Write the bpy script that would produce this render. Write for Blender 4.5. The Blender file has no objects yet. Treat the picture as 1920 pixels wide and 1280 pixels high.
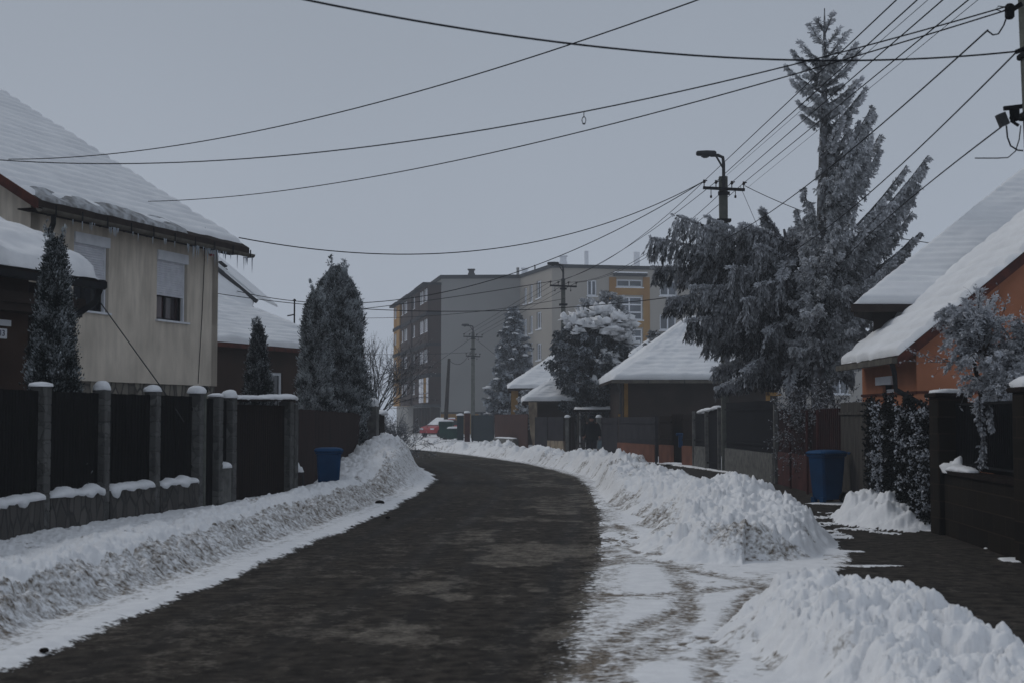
import bpy, math, random
import numpy as np
from mathutils import Vector, Matrix, noise as mn

sc = bpy.context.scene
# ---------------------------------------------------------------- camera
F = 1920*50/36.0
PITCH = math.atan(142/F)
CP, SP = math.cos(PITCH), math.sin(PITCH)
CAMZ = 1.6
cam_d = bpy.data.cameras.new('camera'); cam = bpy.data.objects.new('camera', cam_d)
sc.collection.objects.link(cam); sc.camera = cam
cam.location = (0, 0, CAMZ); cam.rotation_euler = (math.pi/2+PITCH, 0, 0)
cam_d.lens = 50; cam_d.sensor_width = 36; cam_d.clip_end = 3000; cam_d.clip_start = 0.1
cam_d.dof.use_dof = True; cam_d.dof.focus_distance = 48; cam_d.dof.aperture_fstop = 4.0
# ---------------------------------------------------------------- world
W = bpy.data.worlds.new('World'); sc.world = W; W.use_nodes = True
nt = W.node_tree; nt.nodes.clear()
SUN_EL, SUN_AZ = math.radians(38), math.radians(-58)
sky = nt.nodes.new('ShaderNodeTexSky'); sky.sky_type = 'NISHITA'; sky.sun_disc = False
sky.sun_elevation = SUN_EL; sky.sun_rotation = SUN_AZ; sky.dust_density = 6; sky.air_density = 1.0
b1 = nt.nodes.new('ShaderNodeBackground'); b1.inputs['Strength'].default_value = 0.05
nt.links.new(sky.outputs[0], b1.inputs['Color'])
geo = nt.nodes.new('ShaderNodeTexCoord'); sep = nt.nodes.new('ShaderNodeSeparateXYZ')
nt.links.new(geo.outputs['Generated'], sep.inputs[0])
cr = nt.nodes.new('ShaderNodeValToRGB')      # the overcast cloud layer: a touch brighter low down
cr.color_ramp.elements[0].position = 0.0; cr.color_ramp.elements[0].color = (0.405, 0.455, 0.535, 1)
cr.color_ramp.elements[1].position = 0.32; cr.color_ramp.elements[1].color = (0.305, 0.345, 0.405, 1)
e3 = cr.color_ramp.elements.new(0.75); e3.color = (0.34, 0.375, 0.43, 1)
nt.links.new(sep.outputs['Z'], cr.inputs[0])
b2 = nt.nodes.new('ShaderNodeBackground'); b2.inputs['Strength'].default_value = 1.0
nz = nt.nodes.new('ShaderNodeTexNoise'); nz.inputs['Scale'].default_value = 1.6; nz.inputs['Detail'].default_value = 3
nt.links.new(geo.outputs['Generated'], nz.inputs['Vector'])
mr = nt.nodes.new('ShaderNodeMapRange'); mr.inputs[3].default_value = 0.86; mr.inputs[4].default_value = 1.1
nt.links.new(nz.outputs[0], mr.inputs[0]); nt.links.new(mr.outputs[0], b2.inputs['Strength'])
nt.links.new(cr.outputs[0], b2.inputs['Color'])
mx = nt.nodes.new('ShaderNodeMixShader'); mx.inputs[0].default_value = 0.95
out = nt.nodes.new('ShaderNodeOutputWorld')
nt.links.new(b1.outputs[0], mx.inputs[1]); nt.links.new(b2.outputs[0], mx.inputs[2]); nt.links.new(mx.outputs[0], out.inputs[0])
# ---------------------------------------------------------------- sun behind the overcast
sl = bpy.data.lights.new('sun', 'SUN'); sl.energy = 0.6; sl.angle = math.radians(22); sl.color = (1, 0.96, 0.9)
so = bpy.data.objects.new('sun', sl); sc.collection.objects.link(so)
so.rotation_euler = (math.pi/2-SUN_EL, 0, math.pi-SUN_AZ)
# ---------------------------------------------------------------- exposure
sc.view_settings.view_transform = 'Standard'; sc.view_settings.look = 'None'
sc.view_settings.exposure = 0.0; sc.view_settings.gamma = 1
sc.render.engine = 'CYCLES'
sc.cycles.use_denoising = True
sc.cycles.max_bounces = 5; sc.cycles.diffuse_bounces = 3; sc.cycles.glossy_bounces = 2
sc.cycles.transmission_bounces = 2; sc.cycles.volume_bounces = 1; sc.cycles.transparent_max_bounces = 6
# ================================================================ helpers
def at(px, py, Y):
    u = (px-960)/F; v = (640-py)/F
    dy = CP - v*SP; dz = SP + v*CP
    t = Y/dy
    return Vector((u*t, Y, CAMZ+dz*t))
def G(px, py, z=0.0):
    u = (px-960)/F; v = (640-py)/F
    dy = CP - v*SP; dz = SP + v*CP
    t = (z-CAMZ)/dz
    return Vector((u*t, dy*t, z))
def proj(p):
    x, y, z = p[0], p[1], p[2]-CAMZ
    d = y*CP+z*SP
    return 960+F*x/d, 640-F*(-y*SP+z*CP)/d

def _hash(ix, iy, seed):
    h = (ix.astype(np.int64)*374761393 + iy.astype(np.int64)*668265263 + seed*1442695041) & 0xffffffff
    h = ((h ^ (h >> 13))*1274126177) & 0xffffffff
    h = h ^ (h >> 16)
    return (h & 0xffffff)/float(0xffffff)
def vnoise(x, y, seed=0):
    xi = np.floor(x); yi = np.floor(y); fx = x-xi; fy = y-yi
    xi = xi.astype(np.int64); yi = yi.astype(np.int64)
    fx = fx*fx*(3-2*fx); fy = fy*fy*(3-2*fy)
    a = _hash(xi, yi, seed); b = _hash(xi+1, yi, seed); c = _hash(xi, yi+1, seed); d = _hash(xi+1, yi+1, seed)
    return (a*(1-fx)+b*fx)*(1-fy)+(c*(1-fx)+d*fx)*fy
def fbm(x, y, seed=0, octv=4, gain=0.5):
    s = 0; a = 1; n = 0
    for o in range(octv):
        s = s+a*vnoise(x*2**o+o*17.3, y*2**o-o*9.1, seed+o); n += a; a *= gain
    return s/n
def worley(x, y, seed=0):
    xi = np.floor(x).astype(np.int64); yi = np.floor(y).astype(np.int64)
    best = np.full(x.shape, 9.0)
    for dx in (-1, 0, 1):
        for dy in (-1, 0, 1):
            cx = xi+dx; cy = yi+dy
            px = cx+_hash(cx, cy, seed); py = cy+_hash(cx, cy, seed+77)
            r = 0.35+0.75*_hash(cx, cy, seed+155)
            best = np.minimum(best, ((x-px)**2+(y-py)**2)/(r*r))
    return np.sqrt(best)
def dome(x, y, seed=0):
    d = worley(x, y, seed); return np.sqrt(np.clip(1-d*d, 0, 1))
def blocks(x, y, seed=0):
    # broken slabs: every cell has its own height and tilt
    xi = np.floor(x).astype(np.int64); yi = np.floor(y).astype(np.int64)
    best = np.full(x.shape, 9.0); hh = np.zeros(x.shape); edge = np.full(x.shape, 9.0)
    for dx in (-1, 0, 1):
        for dy in (-1, 0, 1):
            cx = xi+dx; cy = yi+dy
            ox = x-cx-_hash(cx, cy, seed); oy = y-cy-_hash(cx, cy, seed+77); d = ox*ox+oy*oy
            v = _hash(cx, cy, seed+31)**1.6+ox*(_hash(cx, cy, seed+5)-.5)*1.1+oy*(_hash(cx, cy, seed+6)-.5)*1.1
            edge = np.where(d < best, best, np.minimum(edge, d)); hh = np.where(d < best, v, hh); best = np.minimum(best, d)
    return hh*np.clip((np.sqrt(edge)-np.sqrt(best))*5, 0, 1)
def sstep(a, b, x):
    t = np.clip((x-a)/(b-a), 0, 1); return t*t*(3-2*t)

# ---------------------------------------------------------------- materials
def new_mat(name):
    m = bpy.data.materials.new(name); m.use_nodes = True
    n = m.node_tree.nodes; l = m.node_tree.links
    return m, n, l, n['Principled BSDF']
def mat(name, c1, c2=None, scale=4, rough=0.8, bump=0.0, bscale=None, stretch=(1, 1, 1), metal=0, detail=6, lo=.35, hi=.65, spec=0.04):
    m, n, l, b = new_mat(name)
    b.inputs['Roughness'].default_value = rough; b.inputs['Metallic'].default_value = metal
    b.inputs['Specular IOR Level'].default_value = spec
    if c2 is None: c2 = tuple(x*.75 for x in c1)
    g = n.new('ShaderNodeNewGeometry'); mp = n.new('ShaderNodeMapping'); mp.inputs['Scale'].default_value = stretch
    l.new(g.outputs['Position'], mp.inputs[0])
    t = n.new('ShaderNodeTexNoise'); t.inputs['Scale'].default_value = scale; t.inputs['Detail'].default_value = detail
    l.new(mp.outputs[0], t.inputs['Vector'])
    r = n.new('ShaderNodeValToRGB'); r.color_ramp.elements[0].position = lo; r.color_ramp.elements[1].position = hi
    r.color_ramp.elements[0].color = (*c2, 1); r.color_ramp.elements[1].color = (*c1, 1)
    l.new(t.outputs[0], r.inputs[0]); l.new(r.outputs[0], b.inputs['Base Color'])
    if bump:
        t2 = n.new('ShaderNodeTexNoise'); t2.inputs['Scale'].default_value = bscale or scale*5; t2.inputs['Detail'].default_value = 5
        l.new(mp.outputs[0], t2.inputs['Vector'])
        bp = n.new('ShaderNodeBump'); bp.inputs['Strength'].default_value = bump; bp.inputs['Distance'].default_value = 0.02
        l.new(t2.outputs[0], bp.inputs['Height']); l.new(bp.outputs[0], b.inputs['Normal'])
    return m
SNOWC = (0.83, 0.84, 0.86)
M = {}
M['snow'] = mat('snow', SNOWC, (0.72, 0.735, 0.76), 3, .75, .5, 18)
M['roof_snow'] = mat('roof_snow', (0.83, 0.845, 0.865), (0.74, 0.755, 0.78), 1.1, .75, .25, 12)
M['old_snow'] = mat('old_snow', (0.5, 0.52, 0.55), (0.2, 0.2, 0.2), 5, .8, .6, 22)
M['concrete'] = mat('concrete', (.16, .16, .15), (.09, .09, .088), 6, .9, .5, 40)
M['pole_concrete'] = mat('pole_concrete', (.13, .135, .12), (.08, .085, .075), 5, .9, .3, 30)
M['dark_metal'] = mat('dark_metal', (.018, .02, .022), (.012, .012, .014), 8, .6)
M['black_metal'] = mat('black_metal', (.010, .011, .012), (.007, .007, .008), 8, .7)
M['rubber'] = mat('rubber', (.012, .012, .013), None, 8, .8)
M['wire'] = mat('wire', (.012, .013, .016), None, 8, .7)
M['black_slats'] = mat('black_slats', (.008, .0075, .0072), (.004, .004, .004), 3, .8, stretch=(4, 4, .4))
M['brown_boards'] = mat('brown_boards', (.042, .026, .024), (.022, .016, .015), 2, .8, .3, 30, stretch=(5, 5, .5))
M['dark_brown'] = mat('dark_brown', (.017, .011, .009), (.009, .007, .006), 3, .85, .2, 30, stretch=(4, 4, .6))
M['redbrown'] = mat('redbrown', (.075, .028, .026), (.045, .019, .018), 3, .7, .15, 20)
M['redpanel'] = mat('redpanel', (.03, .010, .010), (.016, .007, .007), 3, .7, .1, 20)
M['grey_wood'] = mat('grey_wood', (.095, .088, .08), (.04, .037, .035), 3, .9, .5, 30, stretch=(9, 9, .5))
M['beige'] = None
M['navy'] = mat('navy_paint', (.015, .02, .07), None, 8, .6)
M['orange'] = mat('orange_render', (.42, .175, .10), (.35, .145, .08), 2, .9, .3, 60)
M['ochre'] = mat('ochre_render', (.26, .15, .045), (.19, .11, .035), 3, .9, .2, 50)
M['brownwall'] = mat('brownwall', (.045, .034, .029), (.03, .024, .021), 1.5, .9, .3, 30)
M['housewall_brown'] = mat('housewall_brown', (.055, .035, .027), (.04, .027, .021), 1.2, .9, .2, 30)
M['darkwall'] = mat('darkwall', (.020, .015, .012), (.013, .010, .009), 1.5, .9, .2, 30)
M['tile'] = mat('tile', (.042, .032, .028), (.026, .02, .018), 5, .8, .3, 30)
M['verge'] = mat('verge', (.10, .034, .024), (.05, .02, .017), 5, .7, .2, 30)
M['white'] = mat('white_paint', (.74, .76, .80), (.66, .68, .72), 6, .5)
M['shutter'] = mat('shutter_slats', (.72, .73, .78), (.62, .63, .68), 6, .5)
M['glass'] = mat('window_glass', (.02, .024, .03), (.012, .012, .014), .8, .08, spec=.6)
M['glass_red'] = mat('curtain_glass', (.05, .022, .024), (.012, .014, .017), 1.6, .12, spec=.6, lo=.42, hi=.6)
M['gutter'] = mat('gutter_metal', (.13, .12, .10), (.075, .068, .058), 5, .6, .1, 20)
M['ice'] = mat('ice', (.45, .5, .56), (.35, .4, .46), 5, .2, spec=.6)
M['bark'] = mat('bark', (.05, .042, .038), (.025, .021, .02), 6, .95, .6, 30, stretch=(1, 1, .3))
M['bark_frost'] = mat('bark_frost', (.20, .21, .225), (.05, .047, .047), 7, .95, .5, 30, lo=.4, hi=.62)
M['blue'] = mat('blue_plastic', (.007, .044, .115), (.005, .032, .085), 3, .45, .05, 30)
M['blue_lid'] = mat('blue_lid', (.012, .06, .15), (.008, .045, .11), 3, .5)
M['red_paint'] = mat('red_paint', (.38, .02, .025), (.3, .015, .02), 3, .3, spec=.5)
M['green_bin'] = mat('green_bin', (.022, .06, .05), (.014, .04, .036), 3, .5)
M['teal_slats'] = mat('teal_slats', (.010, .021, .027), (.007, .015, .02), 3, .6)
M['rust_panel'] = mat('rust_panel', (.06, .028, .022), (.035, .018, .016), 2, .75, .2, 20)
M['orange_base'] = mat('orange_base', (.17, .075, .05), (.11, .052, .038), 2, .9, .3, 30)
M['pinkish_base'] = M['orange_base']
M['black_panel'] = mat('black_panel', (.006, .006, .008), (.004, .004, .0055), 2, .7)
M['grey_panel'] = mat('grey_panel', (.035, .033, .038), (.022, .021, .025), 2, .7)
M['block_wall'] = None
M['cloth_black'] = mat('cloth_black', (.009, .011, .012), (.006, .007, .008), 20, .95, .3, 60)
M['cloth_dark'] = mat('cloth_dark', (.015, .016, .02), (.010, .011, .013), 20, .95, .3, 60)
M['skin'] = mat('skin', (.28, .15, .11), (.22, .12, .09), 30, .6)
M['cracked'] = mat('cracked_plaster', (.32, .27, .20), (.12, .09, .07), 4, .9, .5, 30, stretch=(1, 1, .4))
M['apt_grey'] = mat('apt_grey', (.26, .26, .255), (.225, .225, .22), .15, .95, .1, 10)
M['apt_beige'] = mat('apt_beige', (.34, .32, .29), (.29, .27, .245), .15, .95, .1, 10)
M['apt_brown'] = mat('apt_brown', (.050, .033, .028), (.038, .026, .023), .3, .9)
M['apt_red'] = mat('apt_red', (.055, .022, .020), (.045, .018, .016), .3, .9)
M['apt_dark'] = mat('apt_dark', (.022, .024, .028), (.017, .018, .021), .3, .9)
M['apt_teal'] = mat('apt_teal', (.075, .10, .10), (.06, .08, .08), .3, .9)
M['apt_orange'] = mat('apt_orange', (.33, .20, .07), (.27, .145, .05), .5, .9)
M['apt_window'] = mat('apt_window', (.34, .33, .35), (.10, .11, .13), 1.5, .2, spec=.6, lo=.35, hi=.5)
M['apt_window_dark'] = mat('apt_window_dark', (.10, .12, .15), (.04, .05, .06), .9, .15, spec=.6)
M['roof_edge'] = mat('roof_edge', (.05, .055, .06), (.035, .04, .045), 1, .8)
M['insulator'] = mat('insulator', (.03, .022, .02), None, 8, .35)
M['foil_grey'] = mat('lamp_grey', (.05, .052, .055), None, 8, .5)

def frost_mat(name, dark, frost, lo=.35, hi=.9, rough=.85):
    m, n, l, b = new_mat(name); b.inputs['Roughness'].default_value = rough; b.inputs['Specular IOR Level'].default_value = .15
    a = n.new('ShaderNodeAttribute'); a.attribute_name = 'frost'  # frost cover, with painted crown shade mixed in on limbs
    r = n.new('ShaderNodeValToRGB'); r.color_ramp.elements[0].position = lo; r.color_ramp.elements[1].position = hi
    r.color_ramp.elements[0].color = (*dark, 1); r.color_ramp.elements[1].color = (*frost, 1)
    l.new(a.outputs['Fac'], r.inputs[0]); l.new(r.outputs[0], b.inputs['Base Color'])
    return m
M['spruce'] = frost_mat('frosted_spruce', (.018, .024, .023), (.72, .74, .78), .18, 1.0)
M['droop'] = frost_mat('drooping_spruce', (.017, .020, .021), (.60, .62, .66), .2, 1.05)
M['thuja'] = frost_mat('frosted_thuja', (.008, .014, .013), (.50, .54, .57), .32, 1.05)
M['pine'] = frost_mat('snowy_pine', (.018, .026, .028), (.50, .54, .60), .3, 1.05)
M['shrub'] = frost_mat('frosted_shrub', (.025, .027, .03), (.60, .62, .66), .2, 1.0)
M['ivy'] = frost_mat('ivy_leaves', (.008, .010, .009), (.5, .52, .56), .86, .93)

# beige render with run-off streaks
def beige():
    m, n, l, b = new_mat('beige_render'); b.inputs['Roughness'].default_value = .95
    g = n.new('ShaderNodeNewGeometry')
    def tex(scale, stretch, det=5):
        mp = n.new('ShaderNodeMapping'); mp.inputs['Scale'].default_value = stretch; l.new(g.outputs['Position'], mp.inputs[0])
        t = n.new('ShaderNodeTexNoise'); t.inputs['Scale'].default_value = scale; t.inputs['Detail'].default_value = det
        l.new(mp.outputs[0], t.inputs['Vector']); return t
    t1 = tex(2.2, (1, 1, .55)); t2 = tex(9, (1, 1, .12)); t3 = tex(60, (1, 1, 1))
    def ramp(t, a, ca, bb, cb):
        r = n.new('ShaderNodeValToRGB'); r.color_ramp.elements[0].position = a; r.color_ramp.elements[0].color = (*ca, 1)
        r.color_ramp.elements[1].position = bb; r.color_ramp.elements[1].color = (*cb, 1); l.new(t.outputs[0], r.inputs[0]); return r
    r1 = ramp(t1, .3, (.50, .445, .375), .7, (.70, .625, .53)); r2 = ramp(t2, .36, (.80, .80, .80), .56, (1, 1, 1))
    sp = n.new('ShaderNodeSeparateXYZ'); l.new(g.outputs['Position'], sp.inputs[0])
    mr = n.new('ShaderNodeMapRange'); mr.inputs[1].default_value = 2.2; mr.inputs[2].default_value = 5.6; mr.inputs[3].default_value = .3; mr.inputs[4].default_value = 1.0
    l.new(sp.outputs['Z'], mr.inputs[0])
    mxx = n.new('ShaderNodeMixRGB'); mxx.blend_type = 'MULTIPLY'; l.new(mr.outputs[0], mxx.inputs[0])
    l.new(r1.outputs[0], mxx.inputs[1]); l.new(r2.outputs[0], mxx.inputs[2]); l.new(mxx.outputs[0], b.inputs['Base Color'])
    bp = n.new('ShaderNodeBump'); bp.inputs['Strength'].default_value = .4; bp.inputs['Distance'].default_value = .01
    l.new(t3.outputs[0], bp.inputs['Height']); l.new(bp.outputs[0], b.inputs['Normal'])
    return m
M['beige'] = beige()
def voro(name, c, cj, scale, stretch=(1, 1, 1), w=.06):
    m, n, l, b = new_mat(name); b.inputs['Roughness'].default_value = .9
    g = n.new('ShaderNodeNewGeometry'); mp = n.new('ShaderNodeMapping'); mp.inputs['Scale'].default_value = stretch
    mp.inputs['Rotation'].default_value = (.25, .1, .2)
    l.new(g.outputs['Position'], mp.inputs[0])
    v = n.new('ShaderNodeTexVoronoi'); v.feature = 'DISTANCE_TO_EDGE'; v.inputs['Scale'].default_value = scale; l.new(mp.outputs[0], v.inputs['Vector'])
    v2 = n.new('ShaderNodeTexVoronoi'); v2.inputs['Scale'].default_value = scale; l.new(mp.outputs[0], v2.inputs['Vector'])
    r = n.new('ShaderNodeValToRGB'); r.color_ramp.elements[0].position = w*.4; r.color_ramp.elements[1].position = w*1.6
    l.new(v.outputs['Distance'], r.inputs[0])
    mc = n.new('ShaderNodeMixRGB'); mc.inputs[1].default_value = (*cj, 1); l.new(r.outputs[0], mc.inputs[0])
    hs = n.new('ShaderNodeMixRGB'); hs.inputs[0].default_value = .5; hs.inputs[1].default_value = (*c, 1)
    bw = n.new('ShaderNodeRGBToBW'); l.new(v2.outputs['Color'], bw.inputs[0])
    mm = n.new('ShaderNodeMixRGB'); mm.blend_type = 'MULTIPLY'; mm.inputs[0].default_value = 1; mm.inputs[1].default_value = (c[0]*2, c[1]*2, c[2]*2, 1)
    l.new(bw.outputs[0], mm.inputs[2]); l.new(mm.outputs[0], hs.inputs[2]); l.new(hs.outputs[0], mc.inputs[2])
    l.new(mc.outputs[0], b.inputs['Base Color'])
    bp = n.new('ShaderNodeBump'); bp.inputs['Strength'].default_value = .8; bp.inputs['Distance'].default_value = .02
    l.new(r.outputs[0], bp.inputs['Height']); l.new(bp.outputs[0], b.inputs['Normal'])
    return m
M['stone'] = voro('stone_cladding', (.060, .055, .05), (.026, .025, .024), 5.5, (1, 1, .5))
M['plinth_stone'] = voro('plinth_stone', (.16, .145, .12), (.05, .045, .04), 4.5, (1, 1, .6))
M['cast_block'] = voro('cast_block', (.075, .075, .072), (.055, .055, .053), 7, (1, 1, 1), .03)
def blockwall():
    m, n, l, b = new_mat('block_wall'); b.inputs['Roughness'].default_value = .95
    g = n.new('ShaderNodeNewGeometry'); sp = n.new('ShaderNodeSeparateXYZ'); l.new(g.outputs['Position'], sp.inputs[0])
    cb = n.new('ShaderNodeCombineXYZ'); l.new(sp.outputs['Y'], cb.inputs[0]); l.new(sp.outputs['Z'], cb.inputs[1])
    br = n.new('ShaderNodeTexBrick'); br.inputs['Scale'].default_value = 1.0
    br.inputs['Brick Width'].default_value = .5; br.inputs['Row Height'].default_value = .23; br.inputs['Mortar Size'].default_value = .008
    br.inputs['Color1'].default_value = (.017, .0135, .010, 1); br.inputs['Color2'].default_value = (.010, .0085, .007, 1); br.inputs['Mortar'].default_value = (.028, .020, .015, 1); b.inputs['Specular IOR Level'].default_value = .05
    l.new(cb.outputs[0], br.inputs['Vector']); l.new(br.outputs['Color'], b.inputs['Base Color'])
    bp = n.new('ShaderNodeBump'); bp.inputs['Strength'].default_value = .5; bp.inputs['Distance'].default_value = .01; bp.invert = True
    l.new(br.outputs['Fac'], bp.inputs['Height']); l.new(bp.outputs[0], b.inputs['Normal'])
    return m
M['block_wall'] = blockwall()

# ---------------------------------------------------------------- mesh building
ORG = {}
def tag(o, label=None, cat=None, group=None, kind=None):
    if label: o['label'] = label
    if cat: o['category'] = cat
    if group: o['group'] = group
    if kind: o['kind'] = kind
    return o
def thing(name, loc, label, cat, group=None, kind=None):
    o = bpy.data.objects.new(name, None); sc.collection.objects.link(o); o.empty_display_size = .2
    o.location = loc; ORG[o.name] = Vector(loc); tag(o, label, cat, group, kind); return o
class MB:
    def __init__(s): s.v = []; s.f = []; s.mi = []; s.m = 0
    def add(s, vs, fs):
        k = len(s.v); s.v += [tuple(p) for p in vs]; s.f += [tuple(i+k for i in f) for f in fs]; s.mi += [s.m]*len(fs); return s
    def hexa(s, p):   # 0-3 bottom ccw, 4-7 top ccw
        return s.add(p, [(3, 2, 1, 0), (4, 5, 6, 7), (0, 1, 5, 4), (1, 2, 6, 5), (2, 3, 7, 6), (3, 0, 4, 7)])
    def box(s, c, sz, rz=0, taper=1.0):
        cx, cy, cz = c; hx, hy, hz = sz[0]/2, sz[1]/2, sz[2]/2; ca, sa = math.cos(rz), math.sin(rz); P = []
        for z, t in ((-hz, 1), (hz, taper)):
            for x, y in ((-hx, -hy), (hx, -hy), (hx, hy), (-hx, hy)):
                x *= t; y *= t; P.append((cx+x*ca-y*sa, cy+x*sa+y*ca, cz+z))
        return s.hexa(P)
    def bbox(s, c, sz, rz=0, bev=.02, taper=1.0):     # box with chamfered vertical and top edges
        cx, cy, cz = c; ca, sa = math.cos(rz), math.sin(rz); hx, hy, hz = sz[0]/2, sz[1]/2, sz[2]/2
        def ring(z, k, t):
            P = []
            x, y = hx*t-k, hy*t-k; xb, yb = hx*t, hy*t
            for a, b in ((-x, -yb), (x, -yb), (xb, -y), (xb, y), (x, yb), (-x, yb), (-xb, y), (-xb, -y)):
                P.append((cx+a*ca-b*sa, cy+a*sa+b*ca, cz+z))
            return P
        def shrink(z, t, q):
            P = []
            x, y = hx*t-bev-q, hy*t-bev-q; xb, yb = hx*t-q, hy*t-q
            for a, b in ((-x, -yb), (x, -yb), (xb, -y), (xb, y), (x, yb), (-x, yb), (-xb, y), (-xb, -y)):
                P.append((cx+a*ca-b*sa, cy+a*sa+b*ca, cz+z))
            return P
        R = [shrink(-hz, 1, bev*.8), ring(-hz+bev, bev, 1), ring(hz-bev, bev, taper), shrink(hz, taper, bev*.8)]
        return s.loft(R, True)
    def loft(s, rings, caps=True, closed=True):
        k = len(s.v); n = len(rings[0])
        for r in rings: s.v += [tuple(p) for p in r]
        fs = []
        for i in range(len(rings)-1):
            for j in range(n if closed else n-1):
                a = k+i*n+j; b = k+i*n+(j+1) % n
                fs.append((a, b, b+n, a+n))
        if caps:
            fs.append(tuple(k+j for j in reversed(range(n)))); fs.append(tuple(k+(len(rings)-1)*n+j for j in range(n)))
        s.f += fs; s.mi += [s.m]*len(fs); return s
    def tube(s, pts, r, n=6, caps=True):
        pts = [Vector(p) for p in pts]; N = len(pts)
        rr = r if isinstance(r, (list, tuple)) else [r]*N
        R = []; up = None
        for i, p in enumerate(pts):
            d = (pts[min(i+1, N-1)]-pts[max(i-1, 0)])
            d = d.normalized() if d.length > 1e-9 else Vector((0, 0, 1))
            if up is None:
                up = Vector((0, 0, 1)) if abs(d.z) < .9 else Vector((1, 0, 0))
            a = d.cross(up)
            if a.length < 1e-4: a = d.cross(Vector((0, 1, 0.01)))
            a.normalize(); b = a.cross(d).normalized(); up = b
            R.append([p+(a*math.cos(2*math.pi*j/n)+b*math.sin(2*math.pi*j/n))*rr[i] for j in range(n)])
        return s.loft(R, caps)
    def beam(s, p0, p1, w, h):
        p0, p1 = Vector(p0), Vector(p1); d = (p1-p0).normalized(); up = Vector((0, 0, 1)) if abs(d.z) < .95 else Vector((0, 1, 0))
        a = d.cross(up).normalized()*w/2; b = a.cross(d).normalized()*h/2
        return s.hexa([p0-a-b, p0+a-b, p1+a-b, p1-a-b, p0-a+b, p0+a+b, p1+a+b, p1-a+b])
    def prism(s, poly, ext):
        ext = Vector(ext); n = len(poly); P = [Vector(p) for p in poly]
        k = len(s.v); s.v += [tuple(p) for p in P]+[tuple(p+ext) for p in P]
        fs = [tuple(k+i for i in reversed(range(n))), tuple(k+n+i for i in range(n))]
        fs += [(k+i, k+(i+1) % n, k+n+(i+1) % n, k+n+i) for i in range(n)]
        s.f += fs; s.mi += [s.m]*len(fs); return s
    def fbox(s, fr, s0, s1, z0, z1, n0, n1):
        return s.hexa([fr.pt(s0, z0, n1), fr.pt(s1, z0, n1), fr.pt(s1, z0, n0), fr.pt(s0, z0, n0),
                       fr.pt(s0, z1, n1), fr.pt(s1, z1, n1), fr.pt(s1, z1, n0), fr.pt(s0, z1, n0)])
    def build(s, name, mt, parent=None, smooth=False):
        o = mesh_obj(name, np.array(s.v, dtype=np.float32).reshape(-1, 3), s.f, mt, parent, smooth)
        if isinstance(mt, (list, tuple)): o.data.polygons.foreach_set('material_index', s.mi)
        return o
def root_of(o):
    while o.parent: o = o.parent
    return o
def mesh_obj(name, V, faces, mt, parent=None, smooth=False):
    me = bpy.data.meshes.new(name)
    if parent is not None: V = V-np.array(ORG.get(root_of(parent).name, (0, 0, 0)), dtype=np.float32)
    me.from_pydata(V.tolist(), [], faces)
    for x in (mt if isinstance(mt, (list, tuple)) else [mt]): me.materials.append(x)
    if smooth: me.polygons.foreach_set('use_smooth', [True]*len(me.polygons))
    o = bpy.data.objects.new(name, me); sc.collection.objects.link(o)
    if parent is not None: o.parent = parent
    return o
def quads_obj(name, V, Q, mt, parent=None, smooth=False, attrs=None):
    me = bpy.data.meshes.new(name)
    if parent is not None: V = V-np.array(ORG.get(root_of(parent).name, (0, 0, 0)), dtype=np.float32)
    me.vertices.add(len(V)); me.vertices.foreach_set('co', V.astype(np.float32).ravel())
    me.loops.add(Q.size); me.loops.foreach_set('vertex_index', Q.astype(np.int32).ravel())
    me.polygons.add(len(Q)); me.polygons.foreach_set('loop_start', np.arange(0, Q.size, 4, dtype=np.int32))
    me.polygons.foreach_set('loop_total', np.full(len(Q), 4, dtype=np.int32))
    me.materials.append(mt)
    if smooth: me.polygons.foreach_set('use_smooth', np.ones(len(Q), dtype=bool))
    for k, a in (attrs or {}).items():
        at_ = me.attributes.new(k, 'FLOAT', 'POINT'); at_.data.foreach_set('value', a.astype(np.float32))
    me.update(calc_edges=True); me.validate()
    o = bpy.data.objects.new(name, me); sc.collection.objects.link(o)
    if parent is not None: o.parent = parent
    return o
def copy_thing(o, loc, rz=None, label=None):
    c = o.copy(); sc.collection.objects.link(c); c.location = loc
    if rz is not None: c.rotation_euler.z = rz
    if label: c['label'] = label
    for ch in list(o.children):
        d = ch.copy(); sc.collection.objects.link(d); d.parent = c
        for g in list(ch.children):
            e = g.copy(); sc.collection.objects.link(e); e.parent = d
    return c
class Frame:
    def __init__(s, p0, p1):          # wall line on the ground from p0 to p1; n points to the right-hand side (towards the viewer)
        s.o = Vector((p0[0], p0[1], 0)); d = Vector((p1[0]-p0[0], p1[1]-p0[1], 0)); s.L = d.length; s.d = d.normalized()
        s.n = Vector((s.d.y, -s.d.x, 0))
    def pt(s, a, z, n=0): return s.o+s.d*a+s.n*n+Vector((0, 0, z))
    def solve(s, px, py, n=0):
        q = at(px, py, 10.0); c = Vector((0, 0, CAMZ)); r = q-c; o = s.o+s.n*n
        t = (o-c).dot(s.n)/r.dot(s.n); p = c+r*t
        return (p-s.o).dot(s.d), p.z
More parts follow.
